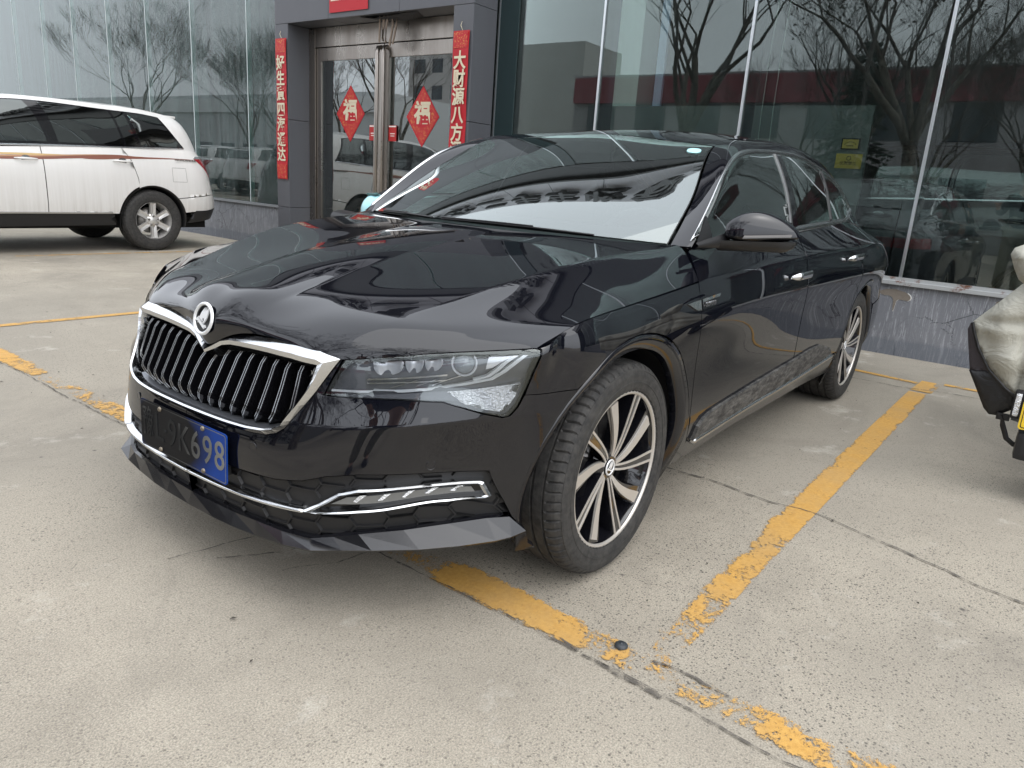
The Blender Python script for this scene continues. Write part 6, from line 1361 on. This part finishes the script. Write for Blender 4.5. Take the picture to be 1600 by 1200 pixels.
b=MB();b.box((-1.765,1.795,.400),(.03,.022,.10),bev=.009);L2(b.obj('running_lamp',LTEX,S2));b=MB();b.box((-1.772,1.795,.400),(.03,.034,.125),bev=.011);L2(b.obj('lamp_surround',PBLK,S2))
b=MB();b.prism([(y+1.93,z+.372) for y,z in rrect(.115,.062,.012)],-1.722,-1.716,lambda p,q:(q,p[0],p[1]));L2(b.obj('number_plate',mat('plate_yellow',(.80,.55,.03),.4),S2))
A=rrect(.108,.055,.008);B=rrect(.105,.052,.007);n=len(A);b=MB();b.add([(-1.715,y+1.93,z+.372) for y,z in A]+[(-1.715,y+1.93,z+.372) for y,z in B],[(i,(i+1)%n,n+(i+1)%n,n+i) for i in range(n)]);L2(b.obj('plate_border',PBLK,S2))
# the padded apron over the handlebar
Q=empty('quilted_apron',(-1.9,1.9,.4),0,'pale sage quilted apron with black lining hanging over the scooter at the right edge','apron')
def LQ(o):o.matrix_parent_inverse=Matrix.Translation((1.9,-1.9,-.4));return o
SAGE=mat('sage_padded_fabric',(.40,.39,.33),.55);_t=NT(SAGE)
_w=_t.noise(7,5,.6,vec=_t.map((1,1,1),rot=(.4,0,0)),dist=1.6);_t.bump(_t.math('ADD',_w,_t.math('MULTIPLY',_t.noise(26,3,.5,dist=.8),.25)),.55,.035);_t.col(_t.mix(_t.noise(3,3,.5),(.36,.35,.295),(.44,.43,.37)))
LIN=mat('fleece_lining',(.055,.048,.052),.95);_t=NT(LIN);_t.bump(_t.noise(150,3,.7),.6,.004)
NYL=mat('black_nylon',(.010,.010,.011),.42);_t=NT(NYL);_t.bump(_t.noise(9,4,.6,dist=1.5),.5,.02)
def cloth(name,poly,x0,m,puff,seams=(),h=.016,th=.012,seed=0):
    P=dens(np.array(poly),h*.8);lo,hi=P.min(0),P.max(0);U,V=np.meshgrid(np.arange(lo[0],hi[0],h),np.arange(lo[1],hi[1],h));q=np.stack([U.ravel(),V.ravel()],-1)
    q=q[inpoly(P,q)&(segdist(P,q)>h*.45)];al=np.concatenate([P,q]);n=len(P)
    r=delaunay_2d_cdt([Vector(p) for p in al],[(i,(i+1)%n) for i in range(n)],[],0,1e-6);uv=np.array([tuple(v) for v in r[0]]);F=np.array(r[2]);F=F[inpoly(P,uv[F].mean(1))]
    d=segdist(P,uv);hgt=puff*(1-np.exp(-d/.035))
    for s in seams:hgt*=1-.75*np.exp(-(segdist(np.array(s),uv,False)/.018)**2)
    rr=random.Random(seed);ph=[(rr.uniform(15,45),rr.uniform(0,6.28),rr.uniform(0,3.14)) for _ in range(7)]
    for f_,p_,a_ in ph:hgt+=puff*.10*np.sin(f_*(uv[:,0]*math.cos(a_)+uv[:,1]*math.sin(a_))+p_)*np.minimum(1,d/.03)
    X=x0+hgt;V=[(x,*p) for x,p in zip(X,uv)];B=[(x0-th,*p) for p in uv];k=len(V);w=MB();Ft=[tuple(map(int,f)) for f in F]
    w.add(V+B,Ft+[tuple(int(i)+k for i in f[::-1]) for f in F],0,True)
    from collections import Counter
    E=set()
    for f in Ft:
        for i in range(3):E.add((f[i],f[(i+1)%3]))
    w.add([],[]);base=0
    for a,b_ in E:
        if (b_,a) not in E:w.f.append((b_,a,a+k,b_+k));w.mi.append(0);w.sm.append(True)
    return LQ(w.obj(name,m,Q))
cloth('padded_cover',[(1.72,.905),(1.641,.802),(1.567,.708),(1.583,.663),(1.613,.598),(1.665,.519),(1.736,.455),(1.777,.425),(1.84,.45),(2.45,.50),(2.50,.90)],-1.82,SAGE,.05,[[(1.56,.712),(1.80,.735),(2.5,.735)],[(1.79,.40),(1.775,.62),(1.80,.95)],[(2.2,.40),(2.2,.95)]],seed=2)
cloth('fleece_edge',[(1.578,.712),(1.556,.694),(1.551,.669),(1.57,.59),(1.594,.495),(1.70,.505),(1.66,.60),(1.62,.69)],-1.845,LIN,.010,h=.02,seed=5)
cloth('nylon_flap',[(1.592,.494),(1.628,.431),(1.678,.341),(1.702,.318),(1.732,.32),(1.80,.372),(1.84,.47),(1.74,.60),(1.69,.503)],-1.84,NYL,.014,h=.02,seed=8)
cloth('handlebar_muff',[(1.642,1.003),(1.651,1.03),(1.69,1.052),(1.80,1.06),(1.95,1.0),(1.95,.86),(1.72,.885),(1.69,.905),(1.664,.951)],-1.80,SAGE,.075,seed=11)
w=MB();w.tube([(-1.80,1.567,.706),(-1.80,1.583,.661),(-1.80,1.613,.596),(-1.80,1.665,.517),(-1.80,1.736,.453),(-1.80,1.78,.424)],.007,6);LQ(w.obj('piping',NYL,Q))
w=MB();w.tube([(-1.83,1.750,.33),(-1.83,1.762,.285),(-1.83,1.786,.232),(-1.83,1.815,.212),(-1.84,1.86,.215)],.012,6,sx=.35);w.box((-1.83,1.755,.322),(.012,.05,.03),bev=.004);LQ(w.obj('strap',NYL,Q))
# ---------------------------------------------------------------- what stands opposite the showroom and shows in its glass
BARK=mat('plane_bark',(.10,.085,.07),.9);_t=NT(BARK);_t.col(_t.mix(_t.ramp(_t.noise(9,5,.7),[(.4,0),(.6,1)]),(.06,.05,.042),(.20,.18,.15)))
TWIG=mat('twigs',(.075,.06,.05),.9)
def bare_tree(loc,h,seed,label,spread=.5,balls=True,dens_=1.0,name='bare_tree',lv=8,r0=.16):
    rr=random.Random(seed);t=empty(name,loc,0,label,'tree','bare trees across the road')
    tk=MB();br=MB();bl=MB()
    def seg(p,d,L,r,lev):
        n=3 if lev<3 else 2;pts=[p];q=p;dd=d.copy()
        for i in range(n):
            dd=(dd+Vector((rr.gauss(0,.12),rr.gauss(0,.12),rr.gauss(0,.05)+.03))).normalized();q=q+dd*(L/n);pts.append(q)
        r1=max(r*.62,.0035);rs=[r+(r1-r)*i/n for i in range(n+1)]
        (tk if lev<2 else br).tube(pts,rs,7 if lev<2 else (5 if lev<4 else 3),caps=False)
        if lev>=lv:
            if balls and rr.random()<.16:
                c=q+Vector((0,0,-.12));bl.lathe([(.0001,-.03),(.03,-.022),(.04,0),(.03,.022),(.0001,.03)],5,'z',c=tuple(c))
            return
        k=2 if rr.random()<.45 else 3
        if lev==0:k=5
        for j in range(k):
            a=rr.uniform(0,6.283);sp=rr.uniform(.35,.8)*(spread+.5)
            if lev==0:a=j*6.283/k+rr.uniform(-.4,.4);sp=rr.uniform(.35,.75)
            ax=Vector((math.cos(a),math.sin(a),0));nd=(dd+ax*sp+Vector((0,0,.10))).normalized()
            st=pts[-1] if (j<2 or lev==0) else pts[-2]
            seg(st,nd,L*rr.uniform(.66,.88),max(.004,r1*rr.uniform(.62,.85)),lev+1)
    seg(Vector((0,0,0)),Vector((0,0,1)),h*.27,r0,0)
    tk.obj('trunk',BARK,t,fix=False);br.obj('branches',TWIG,t,fix=False)
    if balls and bl.v:bl.obj('seed_balls',TWIG,t,fix=False)
    return t
T1=bare_tree((8.0,-6.9,0),9.5,11,'big bare plane tree with seed balls reflected above the sedan roof',r0=.24,spread=.62)
def again(loc,rz,sc,label):
    c=copy_tree(T1);c.location=loc;c.rotation_euler=(0,0,rz);c.scale=(sc,)*3;c['label']=label;return c
again((7.0,-1.1,0),1.7,.95,'bare plane tree with seed balls reflected above the dark showroom car')
again((7.6,3.8,0),3.1,1.0,'bare plane tree just beyond the right edge of the window reflections')
again((10.5,-3.9,0),4.4,.85,'bare plane tree half hidden between the two large ones in the reflection')
T2=bare_tree((9.5,-18.5,0),8,5,'slender bare tree reflected in the right-hand door glass',.35,False)
for i,(x,y,rz,sc,lb) in enumerate([(10.5,-23,.6,.9,'slender bare tree reflected in the left-hand door glass'),(13,-35,2.1,1.0,'slender bare tree reflected left of the entrance'),(12,-46,3.2,1.25,'slender bare tree reflected above the white car'),(12.5,-2.5,4.0,.75,'short bare tree behind the dark cedar in the reflection'),(11.5,-5.2,5,.7,'short bare tree reflected over the grey board'),(10,-27,1.5,.8,'slender bare tree between the door and the left windows'),(12.8,.6,2.5,.85,'short bare tree behind the right-hand plane tree')]):
    c=copy_tree(T2);c.location=(x,y,0);c.rotation_euler=(0,0,rz);c.scale=(sc,)*3;c['label']=lb
# conifers
CON=mat('conifer_green',(.03,.045,.03),.9)
def conifer(loc,h,seed,label):
    rr=random.Random(seed);t=empty('cedar_tree',loc,0,label,'tree','evergreens across the road');k=MB().tube([(0,0,0),(0,0,h)],[.12,.02],7);k.obj('trunk',BARK,t,fix=False)
    c=MB()
    for i in range(46):
        z=h*(.14+.84*i/46);R_=(1-z/h)*h*.30+.15
        for j in range(7):
            a=rr.uniform(0,6.283);L=R_*rr.uniform(.6,1.1);e=Vector((math.cos(a),math.sin(a),0));s=Vector((-math.sin(a),math.cos(a),0));P=[Vector((0,0,z))+e*L*f+Vector((0,0,-.28*L*f*f)) for f in(.15,.6,1)]
            w_=.16*L
            for q in range(14):
                f=rr.random();p=P[0]*(1-f)+P[2]*f;d=(e*.4+s*rr.choice((-1,1))).normalized()*w_*(1.2-f);u=Vector((0,0,-.05-rr.random()*.05))
                c.add([p,p+d+u,p+d*.6+e*.12+u*.3],[(0,1,2)])
    c.obj('foliage',CON,t,fix=False);return t
C1=conifer((9.2,-3.1,0),5.2,3,'dark cedar reflected over the grey board')
for x,y,s_,lb in((9.6,1.6,.9,'dark cedar reflected near the right edge'),(12.0,-12.5,.6,'small dark cedar reflected beside the dark glass strip')):
    c=copy_tree(C1);c.location=(x,y,0);c.scale=(s_,)*3;c['label']=lb
# buildings opposite
WIN=mat('far_window',(.04,.05,.06),.15)
def shop(name,x,y0,y1,h,col,label,bandcol=None,zb=0,zt=0,floors=2):
    b=empty(name,(x,(y0+y1)/2,0),0,label,'building','buildings across the road');
    def L(o):o.matrix_parent_inverse=Matrix.Translation((-x,-(y0+y1)/2,0));return o
    w=MB();w.b(x,x+8,y0,y1,0,h);L(w.obj('wall',mat(name+'_wall',col,.7),b))
    if bandcol:
        w=MB();w.b(x-.25,x-.01,y0+.1,y1-.1,zb,zt);L(w.obj('sign_band',mat(name+'_band',bandcol,.5),b))
    k=0;y=y0+1
    while y<y1-2 and k<14:
        for f in range(floors):
            z=1.0+f*3.1
            if bandcol and z+1.6>zb and z<zt:continue
            w=MB();w.b(x-.03,x+.02,y,y+1.8,z,z+1.6);o=L(w.obj('window',WIN,b));k+=1
        y+=3.1
    return b
shop('market_hall',27,-23.2,16,7.25,(.30,.29,.30),'long grey hall with a wide red sign band',(.20,.035,.05),5.75,7.1)
shop('white_hall',24,-90,-36,6.2,(.50,.52,.53),'low white hall at the far left',(.62,.64,.65),4.9,5.9,1)
shop('flat_block',60,-70,-44,16,(.40,.39,.38),'pale block of flats far down the road',None,0,0,5)
b=empty('perimeter_wall',(14,0,0),0,'low concrete wall under the trees','wall');w=MB();w.b(14.9,15.1,-90,40,0,1.5);o=w.obj('wall_body',mat('grey_render',(.33,.33,.32),.8),b);o.matrix_parent_inverse=Matrix.Translation((-14,0,0))
# ---------------------------------------------------------------- the person beside the camera (seen in the glass) and one inside
SKIN=mat('skin',(.50,.30,.22),.5);KHAKI=mat('khaki_trousers',(.30,.29,.23),.8);JACK=mat('dark_jacket',(.02,.022,.028),.7);HAIR=mat('black_hair',(.01,.009,.008),.6);SHOE=mat('dark_shoes',(.02,.02,.02),.5)
def skinned(name,V,E,R,m,parent,root=0,sub=2):
    me=bpy.data.meshes.new(name);me.from_pydata(V,E,[]);o=link(name,me,m,parent)
    s=o.modifiers.new('skin','SKIN');sv=me.skin_vertices[0].data
    for i,r in enumerate(R):sv[i].radius=(r,r) if not hasattr(r,'__len__') else r
    for x in sv:x.use_root=False
    sv[root].use_root=True;s.use_smooth_shade=True;q=o.modifiers.new('sub','SUBSURF');q.levels=q.render_levels=sub
    dg=bpy.context.evaluated_depsgraph_get();n=bpy.data.meshes.new_from_object(o.evaluated_get(dg));o.modifiers.clear();o.data=n
    if not n.materials:n.materials.append(m)
    for p in n.polygons:p.use_smooth=True
    return o
def person(loc,rz,label):
    e=empty('person',loc,rz,label,'person')
    # body: facing +x; legs apart, left arm raised holding a phone out, right arm bent
    V=[(0,0,.95),(0,0,1.15),(0,0,1.38),(.01,0,1.50),(.02,0,1.60),(.03,0,1.68),
       (0,.10,.90),(.02,.11,.50),(-.01,.12,.09),(.13,.13,.04),
       (0,-.10,.90),(.02,-.11,.50),(-.01,-.12,.09),(.13,-.13,.04),
       (0,.19,1.42),(.08,.27,1.18),(.26,.26,1.28),(.32,.25,1.31),
       (0,-.19,1.42),(.02,-.27,1.15),(.22,-.20,1.22),(.29,-.17,1.25)]
    E=[(0,1),(1,2),(2,3),(3,4),(4,5),(0,6),(6,7),(7,8),(8,9),(0,10),(10,11),(11,12),(12,13),(2,14),(14,15),(15,16),(16,17),(2,18),(18,19),(19,20),(20,21)]
    R=[(.09,.12),(.09,.12),(.10,.15),.055,.085,.09,.06,.040,.030,.030,.06,.040,.030,.030,.055,.042,.030,.034,.055,.042,.030,.034]
    body=skinned('body',V,E,R,SKIN,e)
    tr=[(0,0,.98),(0,.10,.90),(.02,.11,.50),(-.01,.12,.06),(0,-.10,.90),(.02,-.11,.50),(-.01,-.12,.06)]
    skinned('trousers',tr,[(0,1),(1,2),(2,3),(0,4),(4,5),(5,6)],[(.135,.165),.105,.085,.075,.105,.085,.075],KHAKI,e)
    jk=[(0,0,.95),(0,0,1.18),(0,0,1.40),(0,.19,1.42),(.08,.27,1.18),(.24,.26,1.27),(0,-.19,1.42),(.02,-.27,1.15),(.20,-.205,1.215),(.01,0,1.50)]
    skinned('jacket',jk,[(0,1),(1,2),(2,3),(3,4),(4,5),(2,6),(6,7),(7,8),(2,9)],[(.14,.17),(.135,.17),(.13,.18),.07,.058,.045,.07,.058,.045,.065],JACK,e)
    b=MB();b.grid(lambda u,v:(.02+.105*math.cos(6.283*u)*math.sin(math.pi*.55*v)-.012,.088*math.sin(6.283*u)*math.sin(math.pi*.55*v),1.665+.125*math.cos(math.pi*.55*v)),24,12,cu=True);b.obj('hair',HAIR,e)
    b=MB();b.tube([(.118,0,1.67),(.142,0,1.635),(.120,0,1.625)],[.010,.016,.008],8);b.obj('nose',SKIN,e)
    for s in(1,-1):
        b=MB();b.box((.113,s*.034,1.668),(.012,.026,.010),bev=.004);b.obj('eye',HAIR,e)
        b=MB();b.grid(lambda u,v:(.02+.022*math.cos(6.283*u)*math.sin(3.14*v),s*(.090+.010*math.sin(3.14*v)),1.655+.032*math.cos(3.14*v)),12,8,cu=True);b.obj('ear',SKIN,e)
        b=MB();b.grid(lambda u,v:(.06+.145*math.cos(6.283*u)*math.sin(1.57*v),s*.125+.052*math.sin(6.283*u)*math.sin(1.57*v),.005+.075*math.cos(1.57*v)),20,8,cu=True);b.obj('shoe',SHOE,e)
    b=MB();b.box((.118,0,1.600),(.012,.045,.008),bev=.003);b.obj('mouth',mat('lips',(.35,.14,.12),.5) if 'lips' not in bpy.data.materials else bpy.data.materials['lips'],e)
    for s,hx,hy,hz in((1,.33,.25,1.315),(-1,.30,-.165,1.255)):
        for k in range(4):
            L_=(.075,.085,.080,.062)[k];y=hy+s*(-.024+.016*k)*-1;b=MB();b.tube([(hx,y,hz+.008),(hx+L_*.45,y-s*.004,hz+.016),(hx+L_*.85,y-s*.010,hz+.004)],[.0095,.0085,.007],8);b.obj('finger',SKIN,e)
        b=MB();b.tube([(hx-.02,hy-s*.028,hz),(hx+.015,hy-s*.048,hz+.018),(hx+.04,hy-s*.05,hz+.03)],[.012,.010,.008],8);b.obj('thumb',SKIN,e)
    return e
person((2.15,1.12,0),math.pi+.25,'person in khaki trousers and dark jacket standing beside the camera, seen mirrored in the glass')
person((-6.9,-1.05,.0),.6,'person with black hair inside the showroom, head showing above the sedan roof')
